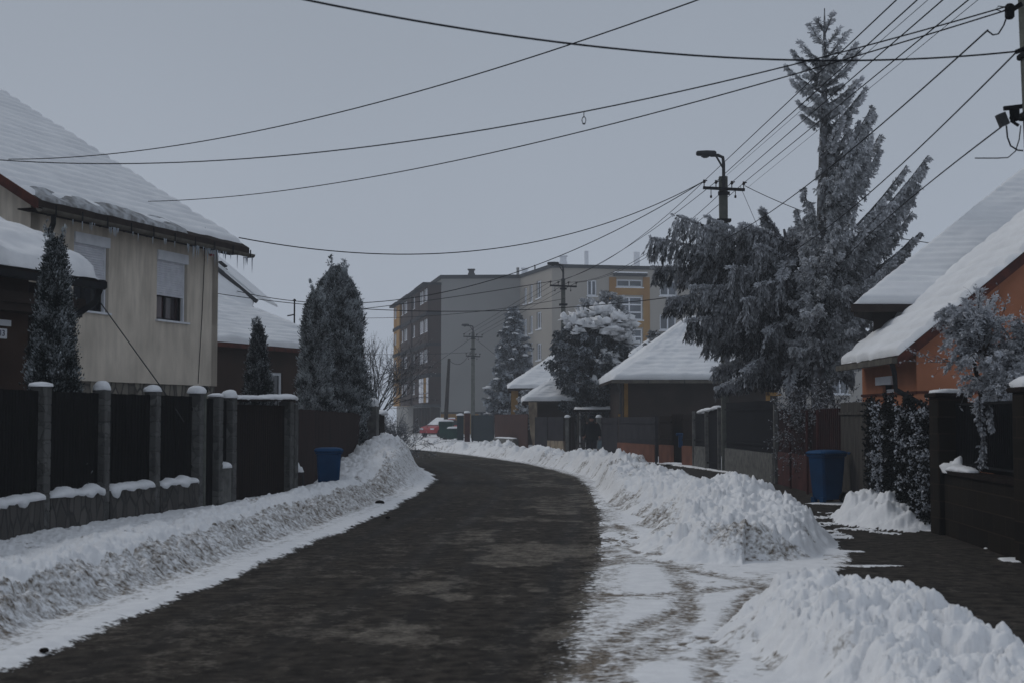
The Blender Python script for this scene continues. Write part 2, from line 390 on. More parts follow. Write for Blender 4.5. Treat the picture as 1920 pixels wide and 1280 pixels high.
def wall_holes(mb, fr, s0, s1, z0, z1, holes, thick=.3, n0=0):
    S = sorted({s0, s1, *[h[0] for h in holes], *[h[1] for h in holes]}); Z = sorted({z0, z1, *[h[2] for h in holes], *[h[3] for h in holes]})
    def hole(a, b):
        if a < s0 or a > s1 or b < z0 or b > z1: return False
        return any(h[0] < a < h[1] and h[2] < b < h[3] for h in holes)
    for i in range(len(S)-1):
        for j in range(len(Z)-1):
            a0, a1, b0, b1 = S[i], S[i+1], Z[j], Z[j+1]
            if hole((a0+a1)/2, (b0+b1)/2): continue
            P = fr.pt
            mb.add([P(a0, b0, n0), P(a1, b0, n0), P(a1, b1, n0), P(a0, b1, n0)], [(0, 1, 2, 3)])
            mb.add([P(a0, b0, n0-thick), P(a1, b0, n0-thick), P(a1, b1, n0-thick), P(a0, b1, n0-thick)], [(3, 2, 1, 0)])
    for h in list(holes)+[(s0, s1, z0, z1)]:
        a0, a1, b0, b1 = h; P = fr.pt; n1 = n0-thick
        mb.add([P(a0, b0, n0), P(a1, b0, n0), P(a1, b1, n0), P(a0, b1, n0), P(a0, b0, n1), P(a1, b0, n1), P(a1, b1, n1), P(a0, b1, n1)],
               [(0, 1, 5, 4), (1, 2, 6, 5), (2, 3, 7, 6), (3, 0, 4, 7)])
def snow_slab(mb, q, th=.16, nu=60, nv=24, course=.34, seed=1, ridge=.02, rough=.03, edge=.12, overhang=0.05):
    """thick snow on a roof plane; q = eave start, eave end, ridge end, ridge start"""
    a, b, c, d = [Vector(p) for p in q]
    nrm = (b-a).cross(d-a)
    if nrm.length < 1e-6: nrm = (b-a).cross(c-a)
    nrm.normalize()
    if nrm.z < 0: nrm = -nrm
    H = max((d-a).length, (c-b).length); Lw = max((b-a).length, (c-d).length)
    V = []; rng = random.Random(seed)
    for j in range(nv+1):
        v = j/nv
        for i in range(nu+1):
            u = i/nu
            p = (a.lerp(b, u)).lerp(d.lerp(c, u), v)
            vv = v*H; wu = u*Lw
            e = min(1, vv/edge)*1.0; e2 = min(1, wu/edge, (Lw-wu)/edge) if True else 1
            k = math.sqrt(max(0, 1-(1-min(e, 1))**2))*math.sqrt(max(0, 1-(1-min(max(e2, 0), 1))**2))
            rg = (1-abs(math.sin(math.pi*(vv/course+.05*mn.noise(Vector((wu*.8, vv, seed)))))))**1.5
            nz_ = mn.fractal(Vector((wu*1.2, vv*1.2, seed*3.1)), 1, 2, 3)
            h = (th*(1+.15*nz_)+rough*nz_-ridge*rg*(.35+.9*abs(mn.noise(Vector((wu*.5, vv*.9, seed*5.))))*2))*k
            edgewave = overhang*mn.noise(Vector((wu*2.1, seed, 3)))*(1-min(1, vv/.3))
            p = p+nrm*max(h, 0.0)-(d-a).normalized()*edgewave*(1 if v < .5 else 0)
            V.append(p)
    N = nu+1; fs = []
    for j in range(nv):
        for i in range(nu): fs.append((j*N+i, j*N+i+1, (j+1)*N+i+1, (j+1)*N+i))
    mb.add(V, fs)
    # underside
    mb.add([a-nrm*.004, b-nrm*.004, c-nrm*.004, d-nrm*.004], [(3, 2, 1, 0)])
    return nrm
def cap_blob(mb, c, rx, ry, rz, seed=0, rot=0, nu=14, nv=6, amp=.12, flat=0.12, power=2.6):
    """rounded snow cushion resting on something: superellipse dome with a soft lower lip"""
    ca, sa = math.cos(rot), math.sin(rot); R = []
    for j in range(nv+1):
        t = j/nv*math.pi/2*1.25-math.pi/2*.25
        r = max(math.cos(t), 0)**.8; z = math.sin(t)
        ring = []
        for i in range(nu):
            a = 2*math.pi*i/nu; cx, sx = math.cos(a), math.sin(a)
            k = (abs(cx)**power+abs(sx)**power)**(-1/power)
            x, y = cx*k*rx*r, sx*k*ry*r
            w = 1+amp*mn.noise(Vector((x*6+c[0]*3, y*6+c[1]*3, z*2+seed)))*1.6
            ring.append((c[0]+(x*ca-y*sa)*w, c[1]+(x*sa+y*ca)*w, c[2]+max(z, -.18)*rz*w))
        R.append(ring)
    mb.loft(R, True)
def snow_strip(mb, p0, p1, w, h, seed=0, n=24, lip=.03):
    """irregular cushion of snow along a ledge from p0 to p1 with drips over its edge"""
    p0, p1 = Vector(p0), Vector(p1); d = (p1-p0); L = d.length; d.normalize(); a = Vector((d.y, -d.x, 0)).normalized(); R = []
    for i in range(n+1):
        t = i/n; e = math.sqrt(max(0.0, 1-(2*t-1)**8)); nz_ = mn.fractal(Vector((t*L*3.5, seed*2.7, 1)), 1, 2, 3)
        hh = h*(.85+.45*nz_)*e+.004; ww = w*(1+.18*nz_)*(.55+.45*e); dr = lip*max(0, mn.noise(Vector((t*L*5, seed, 9))))*2.5
        p = p0+d*(t*L); ring = []
        for k in range(10):
            an = math.pi*k/9
            ring.append(p+a*(math.cos(an)*ww/2)+Vector((0, 0, math.sin(an)**.6*hh)))
        ring[0] = ring[0]+Vector((0, 0, -dr)); ring[9] = ring[9]+Vector((0, 0, -dr*.3))
        R.append(ring)
    mb.loft(R, True)

# ================================================================ GROUND
def poly_xy(pts): a = np.array(pts, dtype=float); return a
XL = [(-40, -6), (0, -3.9), (9, -3.25), (13.6, -2.88), (24, -2.16), (32, -1.9), (36, -1.95), (40, -2.25), (45, -2.9), (52, -4.1), (58, -5.5), (64, -7.8), (67, -10), (70, -16), (74, -30)]
XR = [(-40, -1.0), (0, -.1), (8.6, .43), (16, 1.15), (24, 1.62), (33, 1.9), (38, 1.85), (43, 1.45), (48.5, .73), (55, -.5), (61, -1.85), (67, -3.5), (71, -4.9), (75, -8), (79, -14), (86, -30)]
FL = [(-40, -6.2), (0, -6.2), (16, -5.95), (17.5, -5.85), (19.4, -5.62), (22, -4.98), (25.8, -4.2), (39, -3.95), (44, -6), (60, -12)]
def interp(T, Y):
    a = np.array(T); return np.interp(Y, a[:, 0], a[:, 1])
def sdl(X, Y):    # distance left of the road's left edge (positive outside)
    s = (interp(XL, Y+.25)-interp(XL, Y-.25))/.5
    return (interp(XL, Y)-X)/np.sqrt(1+s*s)
def sdr(X, Y):
    s = (interp(XR, Y+.25)-interp(XR, Y-.25))/.5
    return (X-interp(XR, Y))/np.sqrt(1+s*s)
PAVL = [(0, 3.3), (8, 3.15), (10, 3.15), (13, 3.0), (14.5, 3.3), (17, 4.0), (20, 4.35), (24, 4.45), (30, 4.9), (36, 4.9), (41, 5.0), (44, 3.9), (60, 3.0)]
PAVR = [(0, 5.5), (15.6, 5.55), (19.6, 5.85), (26, 6.5), (34.7, 6.45), (43.5, 5.55), (51, 4.35), (60, 3.3)]
TRACKS = [[(1085, 1262), (1200, 1180), (1280, 1140), (1292, 1110), (1262, 1070), (1215, 1030), (1160, 985)],
          [(1120, 1278), (1240, 1205), (1285, 1165), (1290, 1130)],
          [(1200, 1240), (1300, 1208), (1322, 1200)],
          [(1335, 1285), (1345, 1220), (1372, 1180), (1395, 1130), (1440, 1100)],
          [(1140, 1115), (1230, 1118), (1300, 1112), (1420, 1098)],
          [(1150, 1010), (1240, 1055), (1330, 1080), (1450, 1100)],
          [(1150, 950), (1300, 948)], [(1150, 935), (1260, 946)]]
def seg_dist(X, Y, pts, sy=1.0):
    best = np.full(X.shape, 99.0)
    for (a, b) in zip(pts[:-1], pts[1:]):
        ax, ay, bx, by = a[0], a[1], b[0], b[1]
        dx, dy = bx-ax, by-ay; L2 = dx*dx+dy*dy+1e-9
        t = np.clip(((X-ax)*dx+(Y-ay)*dy)/L2, 0, 1)
        best = np.minimum(best, np.hypot(X-ax-t*dx, Y-ay-t*dy))
    return best
def fields(X, Y):
    L = sdl(X, Y); R = sdr(X, Y); road = np.maximum(L, R)    # <0 on the road
    wob = (fbm(X*.9, Y*.9, 5, 4)-.5); wob2 = (fbm(X*4, Y*4, 15, 4)-.5)
    n1 = fbm(X*1.1, Y*1.1, 1, 4); n2 = fbm(X*3.3, Y*3.3, 2, 4)
    d1 = dome(X*1.7, Y*1.7, 3); d2 = dome(X*4.1, Y*4.1, 4); d3 = dome(X*9.5, Y*9.5, 6); d4 = dome(X*19, Y*19, 8)
    warp = (n2-.5)
    wx = X+.10*(fbm(X*5, Y*5, 201, 3)-.5); wy = Y+.10*(fbm(X*5+9, Y*5, 202, 3)-.5)
    blk = .085*blocks(wx*5.2, wy*5.2, 301)*sstep(.42, .6, fbm(X*1.3, Y*1.3, 303, 3))+.042*blocks(wx*11.5, wy*11.5, 305)
    chunk = .8*blk+.09*d1+.085*d2*(.3+n1)+.055*d3*(.2+n2)*(.5+.8*d2)+.030*d4*(.2+n1)+.022*(np.abs(fbm(X*11, Y*11, 91, 4)-.5)*4-.5)
    h = 0.006*n1+0.012*(fbm(X*.5, Y*.5, 9, 2)-.5)
    snow = np.zeros_like(X); dirt = np.zeros_like(X)
    # ---- left verge
    fx = interp(FL, Y); Lw = L+.18*wob+.05*wob2
    g1 = sstep(.45, 1.15, Lw); g2 = sstep(1.1, 2.3, Lw)
    prof = .27*g1-.12*g2
    far = sstep(28.5, 34, Y)*(1-sstep(44, 50, Y))       # lumpy heap past the gate
    prof_far = .42*sstep(.1, 1.0, Lw)*(1-.35*sstep(1.6, 2.4, Lw))
    lm = chunk*(.35+.65*sstep(.3, .8, Lw)*(1-.80*g2*(1-far)))
    hl = prof*(1-far)+prof_far*far+lm*sstep(.28, .7, Lw)*(.75+.55*far)
    hl += .035*sstep(-.12, .12, Lw)*(1-sstep(.3, .6, Lw))*(.5+n2)
    mound = np.exp(-(((X+3.35)/.85)**2+((Y-37.5)/2.6)**2)); hl += .42*mound*(.75+.5*n1)
    mound = np.exp(-(((X+2.75)/.55)**2+((Y-33.0)/2.5)**2)); hl += .16*mound
    isl = Lw > -.1
    h = np.where(isl, np.maximum(hl, h*.5), h)
    snow = np.where(L > -.9, sstep(-.20, .16, Lw+.10*wob2), snow)
    face = sstep(.36, .5, Lw)*(1-sstep(.85, 1.35, Lw+.5*(n2-.5)))
    dl = face*(.46+.35*(n1-.5))*(1-.55*far)+.16*sstep(.1, .3, Lw)*(1-sstep(.3, .5, Lw))
    dirt = np.where(isl, dl, dirt)
    dirt = np.where((L > .9), .30*sstep(.55, .72, n2)*sstep(.5, .65, n1), dirt)
    # ---- right: slush strip, heaps, far bank
    Rw = R+.16*wob+.04*wob2
    hn = np.clip(n1*1.3-.1, .3, 1.1)
    # near heap A
    def ridge(pts, w0, w1, hh):
        # pts ground polyline with half widths left and right of it
        best = np.full(X.shape, 9.0)
        for k, (a, b) in enumerate(zip(pts[:-1], pts[1:])):
            dx, dy = b[0]-a[0], b[1]-a[1]; L2 = dx*dx+dy*dy
            t = np.clip(((X-a[0])*dx+(Y-a[1])*dy)/L2, 0, 1)
            ex = X-a[0]-t*dx; ey = Y-a[1]-t*dy
            side = ex*dy-ey*dx
            w = np.where(side < 0, w0, w1)
            best = np.minimum(best, np.hypot(ex, ey)/w)
        return best+.42*wob+.2*wob2
    bA = ridge([(2.7, 2.5), (2.75, 7.6), (2.62, 9.2), (2.45, 10.5)], 1.05, .52, .5)
    bB = ridge([(2.75, 16.6), (3.3, 19.0), (3.45, 22.5), (3.1, 26), (2.85, 30), (2.75, 33)], 1.5, .95, .7)
    hA = (.07+.15*sstep(6.5, 9.5, Y))*np.clip(1-bA*bA, 0, 1)**1.4*np.clip(.45+1.15*fbm(X*.95+3, Y*.95, 402, 3), .4, 1.5); hB = (.32-.05*sstep(22, 30, Y))*(.42+.58*sstep(16.3, 20.5, Y))*np.clip(1-bB*bB, 0, 1)**1.7*np.clip(.35+1.35*fbm(X*.85+3, Y*.85, 401, 3), .4, 1.5)
    hA = hA+chunk*1.0*sstep(1.0, .5, bA); hB = hB+chunk*1.25*sstep(1.0, .4, bB)
    # far bank on the outside of the curve
    fb = sstep(27, 32, Y)
    pf = sstep(.15, .7, Rw)*(1-sstep(1.3, 2.1, Rw))*fb
    hF = .30*(1-.35*sstep(38, 46, Y))*pf*np.clip(n1*2.6-.55, .1, 1.25)+chunk*1.15*(.45+n1)*sstep(.1, .5, Rw)*(1-sstep(1.7, 2.2, Rw))*fb
    # small heap by the ivy and patches
    lim_ = sstep(-.05, .35, Rw); hA = hA*lim_; hB = hB*lim_
    bD = np.hypot((X-5.66)/.80, (Y-21.6)/1.9)+.6*wob+.3*wob2
    hD = .29*np.clip(1-bD*bD, 0, 1)**1.7*np.clip(.4+1.2*n2, .5, 1.3)+chunk*.75*sstep(1.0, .4, bD)
    strew = .05*np.clip(d3*1.6-1.0, 0, 1)*(fbm(X*1.4, Y*1.4, 95, 3) > .52)*(np.minimum.reduce([bA, bB, bD]) < 1.35)
    hh = np.maximum.reduce([hA, hB, hF, hD, strew])
    onheap = (hh > .012) & (R > -.15)
    pl = interp(PAVL, Y)+.5*wob+.14*wob2; pr = interp(PAVR, Y)
    slush = sstep(-.55, .30, Rw)                       # packed snow right of the wheel tracks
    isr = (R > -.9)
    pav = sstep(-.25, .2, X-pl)*(1-sstep(48, 53, Y))
    patch = np.zeros_like(X)
    for (px, py, rx, ry) in [(1650, 961, .16, .35), (1775, 995, .38, .45), (1800, 1003, .1, .2), (1905, 1052, .15, .25), (1590, 945, .75, .4), (1530, 1062, .6, .12), (1685, 985, .4, .5),
                             (1560, 1035, .5, .10), (1600, 1062, .6, .10), (1545, 925, .2, .5), (1490, 975, .4, .3), (1500, 1015, .5, .3), (1480, 1060, .4, .2), (1855, 1030, .06, .1), (1600, 1105, .07, .1)]:
        q = G(px, py); patch = np.maximum(patch, sstep(1.15, .7, np.hypot((X-q.x)/rx, (Y-q.y)/ry)+.9*wob2+.5*wob))
    s_r = slush*(1-pav); s_r = np.maximum(s_r, patch)
    dt = np.zeros_like(X)
    for k, tr in enumerate(TRACKS):
        g = [(G(a, b).x, G(a, b).y) for a, b in tr]
        d = seg_dist(X+.05*wob2, Y+.25*wob, g)
        dt = np.maximum(dt, sstep(.20, .02, d)*(.35+.55*fbm(X*3, Y*3, 31+k, 3)))
    slz = isr & (~onheap)
    h = np.where(isr & (R > -.3), np.maximum(h*.3+.03*s_r*(.4+.8*n2)-.018*dt*s_r, hh), h)
    snow = np.where(isr & (R > L), np.where(onheap, 1.0, s_r), snow)
    melt = sstep(.58, .66, fbm(X*1.6+7, Y*1.6, 41, 4))*.4*(1-sstep(20, 30, Y))
    dr = np.where(slz, np.clip(np.maximum(dt, melt)+.30*(1-sstep(0, .35, Rw)), 0, 1), 0)
    dirtA = .5*sstep(.48, .68, fbm(X*2.0, Y*2.0, 51, 3))*sstep(.45, .75, bB)*sstep(1.15, .9, bB)*(X < 3.6)*(Y < 27)
    dirtA = np.maximum(dirtA, .55*np.exp(-(((X-2.55)/.35)**2+((Y-16.2)/.5)**2)))
    dirtB = .42*sstep(.55, .66, fbm(X*5, Y*5, 52, 4))*sstep(.5, .95, bA)
    dirtC = .35*sstep(.56, .66, fbm(X*3, Y*3, 53, 5))*fb
    dirt = np.where(isr & (R > L), np.where(onheap, np.maximum.reduce([dirtA, dirtB*(bA < 1.1), dirtC]), dr), dirt)
    # heaps beyond every fence: plain snow gardens
    out = (X > pr+.05) | (X < fx-.05) | (Y > 78)
    outR = (X > pr+.22)
    snow = np.where(outR, 1.0, snow); snow = np.where(L > .3, 1.0, snow)
    h = np.where(outR & ~(hD > .02), .05+.03*n1, h)
    # salted / slushy patches on the asphalt
    onr = (L < -.02) & (R < -.02)
    mid = (X-interp(XL, Y))/(interp(XR, Y)-interp(XL, Y)+1e-6)
    sl_ = sstep(.44, .62, fbm(X*1.3, Y*.75, 61, 4))*(.30+.90*sstep(.35, .7, mid))*1.25*(.55+.45*sstep(.35, .6, fbm(X*6, Y*4, 62, 3)))
    sl_ = np.maximum(sl_, .75*sstep(.76, 1.0, mid)*fbm(X*3, Y*2, 64, 4)*1.5)
    sl_ *= 1-.5*sstep(16, 28, Y)
    salt = np.where(onr, np.clip(sl_*1.15, 0, 1), 0)
    wob_t = .06*(fbm(X*.3, Y*.22, 72, 3)-.5); mm_ = mid+wob_t
    band = np.exp(-((mm_-.16)/.05)**2)+np.exp(-((mm_-.43)/.045)**2)+.8*np.exp(-((mm_-.60)/.035)**2)+np.exp(-((mm_-.86)/.04)**2)
    wet = np.clip(.10+.9*band*(.4+.9*fbm(X*1.5, Y*.3, 73, 3)), 0, 1)
    return h, snow, np.clip(dirt, 0, 1), salt, wet, L, R, onheap, pav, pr, fx
def ground_mat():
    m, n, l, b = new_mat('street_surface')
    g = n.new('ShaderNodeNewGeometry')
    def attr(k):
        a = n.new('ShaderNodeAttribute'); a.attribute_name = k; return a.outputs['Fac']
    def noise(sc_, det=6, st=(1, 1, 1)):
        mp = n.new('ShaderNodeMapping'); mp.inputs['Scale'].default_value = st; l.new(g.outputs['Position'], mp.inputs[0])
        t = n.new('ShaderNodeTexNoise'); t.inputs['Scale'].default_value = sc_; t.inputs['Detail'].default_value = det; l.new(mp.outputs[0], t.inputs['Vector']); return t.outputs[0]
    def math_(op, a, b_, c=None):
        x = n.new('ShaderNodeMath'); x.operation = op
        for i, q in enumerate((a, b_, c)):
            if q is None: continue
            if isinstance(q, (int, float)): x.inputs[i].default_value = q
            else: l.new(q, x.inputs[i])
        return x.outputs[0]
    def ramp(f, stops):
        r = n.new('ShaderNodeValToRGB'); e = r.color_ramp.elements
        while len(e) < len(stops): e.new(.5)
        for k, (p, c) in enumerate(stops): e[k].position = p; e[k].color = (*c, 1)
        l.new(f, r.inputs[0]); return r.outputs[0]
    def mix(f, a, b_):
        x = n.new('ShaderNodeMixRGB'); l.new(f, x.inputs[0])
        for i, q in ((1, a), (2, b_)):
            if isinstance(q, tuple): x.inputs[i].default_value = (*q, 1)
            else: l.new(q, x.inputs[i])
        return x.outputs[0]
    fine = noise(38, 5); med = noise(7, 6); big = noise(1.6, 5)
    asp = ramp(math_('ADD', math_('MULTIPLY', noise(60, 3), .6), math_('MULTIPLY', noise(14, 5), .4)), [(.34, (.022, .0195, .017)), (.66, (.074, .066, .058))])
    asp = mix(math_('MULTIPLY', attr('wet'), .9), asp, (.018, .016, .0145))
    asp = mix(ramp(noise(2.2, 6, (1.6, .5, 1)), [(.40, (0, 0, 0)), (.62, (.6, .6, .6))]), asp, (.066, .057, .048))
    asp = mix(ramp(med, [(.42, (0, 0, 0)), (.66, (1, 1, 1))]), asp, (.021, .019, .017))
    sl = ramp(math_('ADD', math_('MULTIPLY', attr('salt'), .20), math_('ADD', math_('MULTIPLY', noise(4.5, 9, (1, .7, 1)), .55), math_('MULTIPLY', noise(17, 8), .45))), [(.555, (0, 0, 0)), (.80, (.8, .8, .8))])
    asp = mix(sl, asp, ramp(fine, [(.3, (.12, .105, .088)), (.7, (.27, .245, .21))]))
    snowc = ramp(med, [(.3, (.76, .77, .79)), (.7, (.86, .87, .885))])
    dirtc = ramp(fine, [(.3, (.055, .043, .034)), (.7, (.29, .25, .205))])
    crumb = noise(24, 8); crumb2 = noise(8, 8)
    nn = math_('ADD', math_('MULTIPLY', math_('SUBTRACT', crumb, .5), 2.0), math_('MULTIPLY', math_('SUBTRACT', crumb2, .5), 1.5))
    df = ramp(math_('MULTIPLY', ramp(attr('dirt'), [(.0, (0, 0, 0)), (.16, (1, 1, 1))]), math_('ADD', attr('dirt'), nn)), [(.12, (0, 0, 0)), (.85, (1, 1, 1))])
    sn = mix(df, snowc, dirtc)
    sn_n = math_('ADD', math_('MULTIPLY', math_('SUBTRACT', med, .5), .75), math_('MULTIPLY', math_('SUBTRACT', noise(26, 6), .5), .9))
    sf = ramp(math_('ADD', attr('snow'), sn_n), [(.44, (0, 0, 0)), (.60, (1, 1, 1))])
    l.new(mix(sf, asp, sn), b.inputs['Base Color'])
    rr = n.new('ShaderNodeMapRange'); l.new(attr('wet'), rr.inputs[0]); rr.inputs[3].default_value = .9; rr.inputs[4].default_value = .65
    rm = n.new('ShaderNodeMixRGB'); l.new(sf, rm.inputs[0]); l.new(rr.outputs[0], rm.inputs[1]); rm.inputs[2].default_value = (.85, .85, .85, 1)
    l.new(rm.outputs[0], b.inputs['Roughness']); b.inputs['Specular IOR Level'].default_value = .03
    hb = math_('ADD', math_('MULTIPLY', fine, .5), med)
    bp = n.new('ShaderNodeBump'); bp.inputs['Strength'].default_value = .55; bp.inputs['Distance'].default_value = .02
    l.new(hb, bp.inputs['Height']); l.new(bp.outputs[0], b.inputs['Normal'])
    return m
M['street'] = ground_mat()
def build_ground():
    ys = [3.2]
    while ys[-1] < 92: ys.append(ys[-1]*(1.0036 if ys[-1] < 60 else 1.006))
    ys = np.array(ys); us = np.arange(-.66, .5601, .00095)
    # fan of rows; lateral spacing grows with distance
    Yg, Ug = np.meshgrid(ys, us, indexing='ij'); Xg = Ug*np.maximum(Yg, 7.5)
    h, snow, dirt, salt, wet, L, R, onheap, pav, pr, fx = fields(Xg, Yg)
    nr, nc = Xg.shape; V = np.stack([Xg, Yg, h], -1).reshape(-1, 3)
    idx = np.arange(nr*nc).reshape(nr, nc)
    Q = np.stack([idx[:-1, :-1], idx[:-1, 1:], idx[1:, 1:], idx[1:, :-1]], -1)
    c = lambda a: a[:-1, :-1]
    road = (c(L) < 0) & (c(R) < .25) & ~(c(onheap) & (c(R) > 0))
    pv = (~road) & (c(pav) > .5) & ~c(onheap) & (c(Xg) < c(pr)+.05) & (c(Yg) < 50)
    left = (~road) & (~pv) & (c(L) >= 0) & (c(R) < 0) & (c(Xg) > c(fx)-.6) & (c(Yg) < 50)
    right = (~road) & (~pv) & (~left) & (c(onheap) & (c(R) > 0) & (c(Xg) < c(pr)+.1))
    rest = ~(road | pv | left | right)
    A = dict(snow=snow.ravel(), dirt=dirt.ravel(), salt=salt.ravel(), wet=wet.ravel())
    def sub(name, mask, label, cat):
        q = Q[mask]; used, inv = np.unique(q.ravel(), return_inverse=True)
        o = quads_obj(name, V[used], inv.reshape(-1, 4), M['street'], None, True, {k: v[used] for k, v in A.items()})
        tag(o, label, cat, None, 'structure'); return o
    sub('road', road, 'dark wet asphalt road with pale slush patches curving away to the left', 'road')
    sub('pavement', pv, 'dark wet pavement cleared of snow along the right-hand fences', 'pavement')
    sub('snow_bank', left, 'ploughed snow bank with brown spray on its face along the left fence', 'snow bank')
    sub('snow_bank', right, 'lumpy heaps of cleared snow between the road and the right pavement', 'snow bank')
    sub('ground', rest, 'snow covered ground with packed tyre tracks beside the road and behind the fences', 'ground')
build_ground()
mb = MB(); S = 900
# the wide snow field reaching the horizon, in strips round the modelled street
def flat(x0, x1, y0, y1, z): mb.add([(x0, y0, z), (x1, y0, z), (x1, y1, z), (x0, y1, z)], [(0, 1, 2, 3)])
flat(-S, S, -60, S, -.06)
o = mb.build('snow_field', M['snow']); tag(o, 'flat snow covered land running out under the mist to the horizon', 'snow field', None, 'structure')
# ================================================================ LEFT FENCE
def fl_y(px):
    Y = np.linspace(8, 39.4, 8000); X = interp(FL, Y); q = 960+F*X/(Y*CP)
    return Y[np.argmin(abs(q-px))]
def fl_pt(px):
    Y = fl_y(px); return Vector((float(interp(FL, Y)), float(Y), 0))
def slats(mb, p0, p1, z0, z1, w=.07, gap=.012, th=.02, wob=0.0, rng=None):
    d = p1-p0; L = d.length; d = d.normalized(); nrm = Vector((d.y, -d.x, 0)); k = 0; s = .01
    while s < L-w:
        zt = z1+(rng.uniform(-wob, wob) if rng else 0)
        a = p0+d*s; b = p0+d*(s+w); q = nrm*(th/2)
        mb.hexa([a+q+Vector((0, 0, z0)), b+q+Vector((0, 0, z0)), b-q+Vector((0, 0, z0)), a-q+Vector((0, 0, z0)),
                 a+q+Vector((0, 0, zt)), b+q+Vector((0, 0, zt)), b-q+Vector((0, 0, zt)), a-q+Vector((0, 0, zt))])
        s += w+gap
    for z in (z0+.18, z1-.2):
        c = p0+d*L/2-nrm*(th*1.5); mb.beam(p0-nrm*(th/2+.022)+Vector((0, 0, z)), p1-nrm*(th/2+.022)+Vector((0, 0, z)), .04, .05)
rng = random.Random(4)
pp = [fl_pt(x) for x in (-110, -30, 77, 190, 286, 368)]
pp[0] = Vector((-6.15, 11.2, 0)); pp[1] = Vector((-6.0, 14.4, 0))
fence = thing('slat_fence', (pp[2].x, pp[2].y, 0), 'dark slatted fence with block pillars on a low stone wall, all snow capped', 'fence')
def pillar(p, top, parent, rz, w=.23, capr=.15, caph=.07, base=0.0, seed=0, mt='cast_block', name='pillar'):
    mb = MB(); n = 9; h = (top-base)/n
    for k in range(n): mb.bbox((p.x, p.y, base+h*(k+.5)), (w, w, h-.004), rz, .012)
    mb.box((p.x, p.y, (base+top)/2), (w-.02, w-.02, top-base-.02), rz)
    o = mb.build(name, M[mt], parent)
    if caph:
        mb = MB(); cap_blob(mb, (p.x, p.y, top+.012), capr, capr*.9, caph, seed, rz); mb.build('snow_cap', M['snow'], o, True)
    return o
rzf = math.atan2(pp[3].y-pp[2].y, pp[3].x-pp[2].x)
for k, p in enumerate(pp):
    pillar(p, 1.98, fence, rzf, w=.19, seed=k, caph=(.05 if k == 2 else .085+.02*(k % 2)), capr=.125+.015*(k % 3))
for k in range(5):
    a, b = pp[k], pp[k+1]; d = (b-a).normalized(); a2, b2 = a+d*.10, b-d*.10; nrm = Vector((d.y, -d.x, 0))
    mb = MB(); slats(mb, a2, b2, .66, 1.93, .075, .014, rng=rng, wob=.004); mb.build('slat_panel', M['black_slats'], fence)
    mb = MB(); mb.beam(a2+Vector((0, 0, .29)), b2+Vector((0, 0, .29)), .20, .62); w = mb.build('stone_wall', M['stone'], fence)
    mb = MB(); snow_strip(mb, a2+nrm*.04+Vector((0, 0, .602)), b2+nrm*.04+Vector((0, 0, .602)), .25, .11, k, 40, .06); mb.build('snow_cover', M['snow'], w, True)
# garden door and its pillars
pa, pb, pc, pd = fl_pt(368), fl_pt(404), fl_pt(430), fl_pt(537)
door = thing('garden_door', tuple(pa), 'narrow dark garden door between block pillars at the end of the slatted fence', 'door')
mb = MB(); d = (pb-pa).normalized(); slats(mb, pa+d*.13, pb-d*.1, .12, 1.9, .09, .008); mb.build('door_leaf', M['black_slats'], door)
pillar(pb, 1.93, door, rzf, .20, .14, .05, seed=8)
mb = MB(); q = pa+d*.28; mb.tube([q+Vector((.02, -.12, .1)), q+Vector((.02, -.12, 1.98))], .05, 8); mb.build('door_post', M['pole_concrete'], door)
mb = MB(); q2 = q+Vector((.02, -.12, 1.98)); mb.loft([[q2+Vector((math.cos(a)*r, math.sin(a)*r, z)) for a in [i*math.pi/5 for i in range(10)]] for r, z in ((.05, 0), (.075, .03), (.06, .09), (.02, .12))]); mb.build('post_lamp', M['black_metal'], door)
mb = MB(); d2 = (pc-pb).normalized(); mb.beam(pb+d2*.1+Vector((0, 0, .4)), pc-d2*.1+Vector((0, 0, .4)), .18, .76); w = mb.build('low_wall', M['concrete'], door)
mb = MB(); snow_strip(mb, pb+d2*.12+Vector((.03, -.04, .782)), pc-d2*.12+Vector((.03, -.04, .782)), .2, .08, 11, 14, .0); mb.build('snow_cover', M['snow'], w, True)
mb = MB(); slats(mb, pb+d2*.1, pc-d2*.1, .8, 1.88, .07, .012); mb.build('slat_panel', M['black_slats'], door)
gate = thing('wooden_gate', tuple(pc), 'dark plank gate under a snow covered board, between block pillars on the left', 'gate')
rz2 = math.atan2(pd.y-pc.y, pd.x-pc.x)
pillar(pc, 1.93, gate, rz2, .20, .15, .11, seed=9); pillar(pd, 1.9, gate, rz2, .23, .0, 0, seed=9)
d = (pd-pc).normalized()
mb = MB(); slats(mb, pc+d*.14, pd-d*.14, .1, 1.82, .11, .006); mb.build('plank_leaf', M['dark_brown'], gate)
mb = MB(); mb.beam(pc+d*.12+Vector((0, 0, 1.885)), pd+d*.2+Vector((0, 0, 1.925)), .34, .035); o = mb.build('top_board', M['dark_brown'], gate)
mb = MB(); snow_strip(mb, pc+d*.12+Vector((0, 0, 1.904)), pd+d*.26+Vector((0, 0, 1.944)), .38, .085, 5, 30, .02); mb.build('snow_cover', M['snow'], o, True)
mb = MB(); q = pd+d*.33; mb.bbox((q.x, q.y, .9), (.2, .2, 1.9), rz2, .015); mb.build('side_post', M['cast_block'], gate)
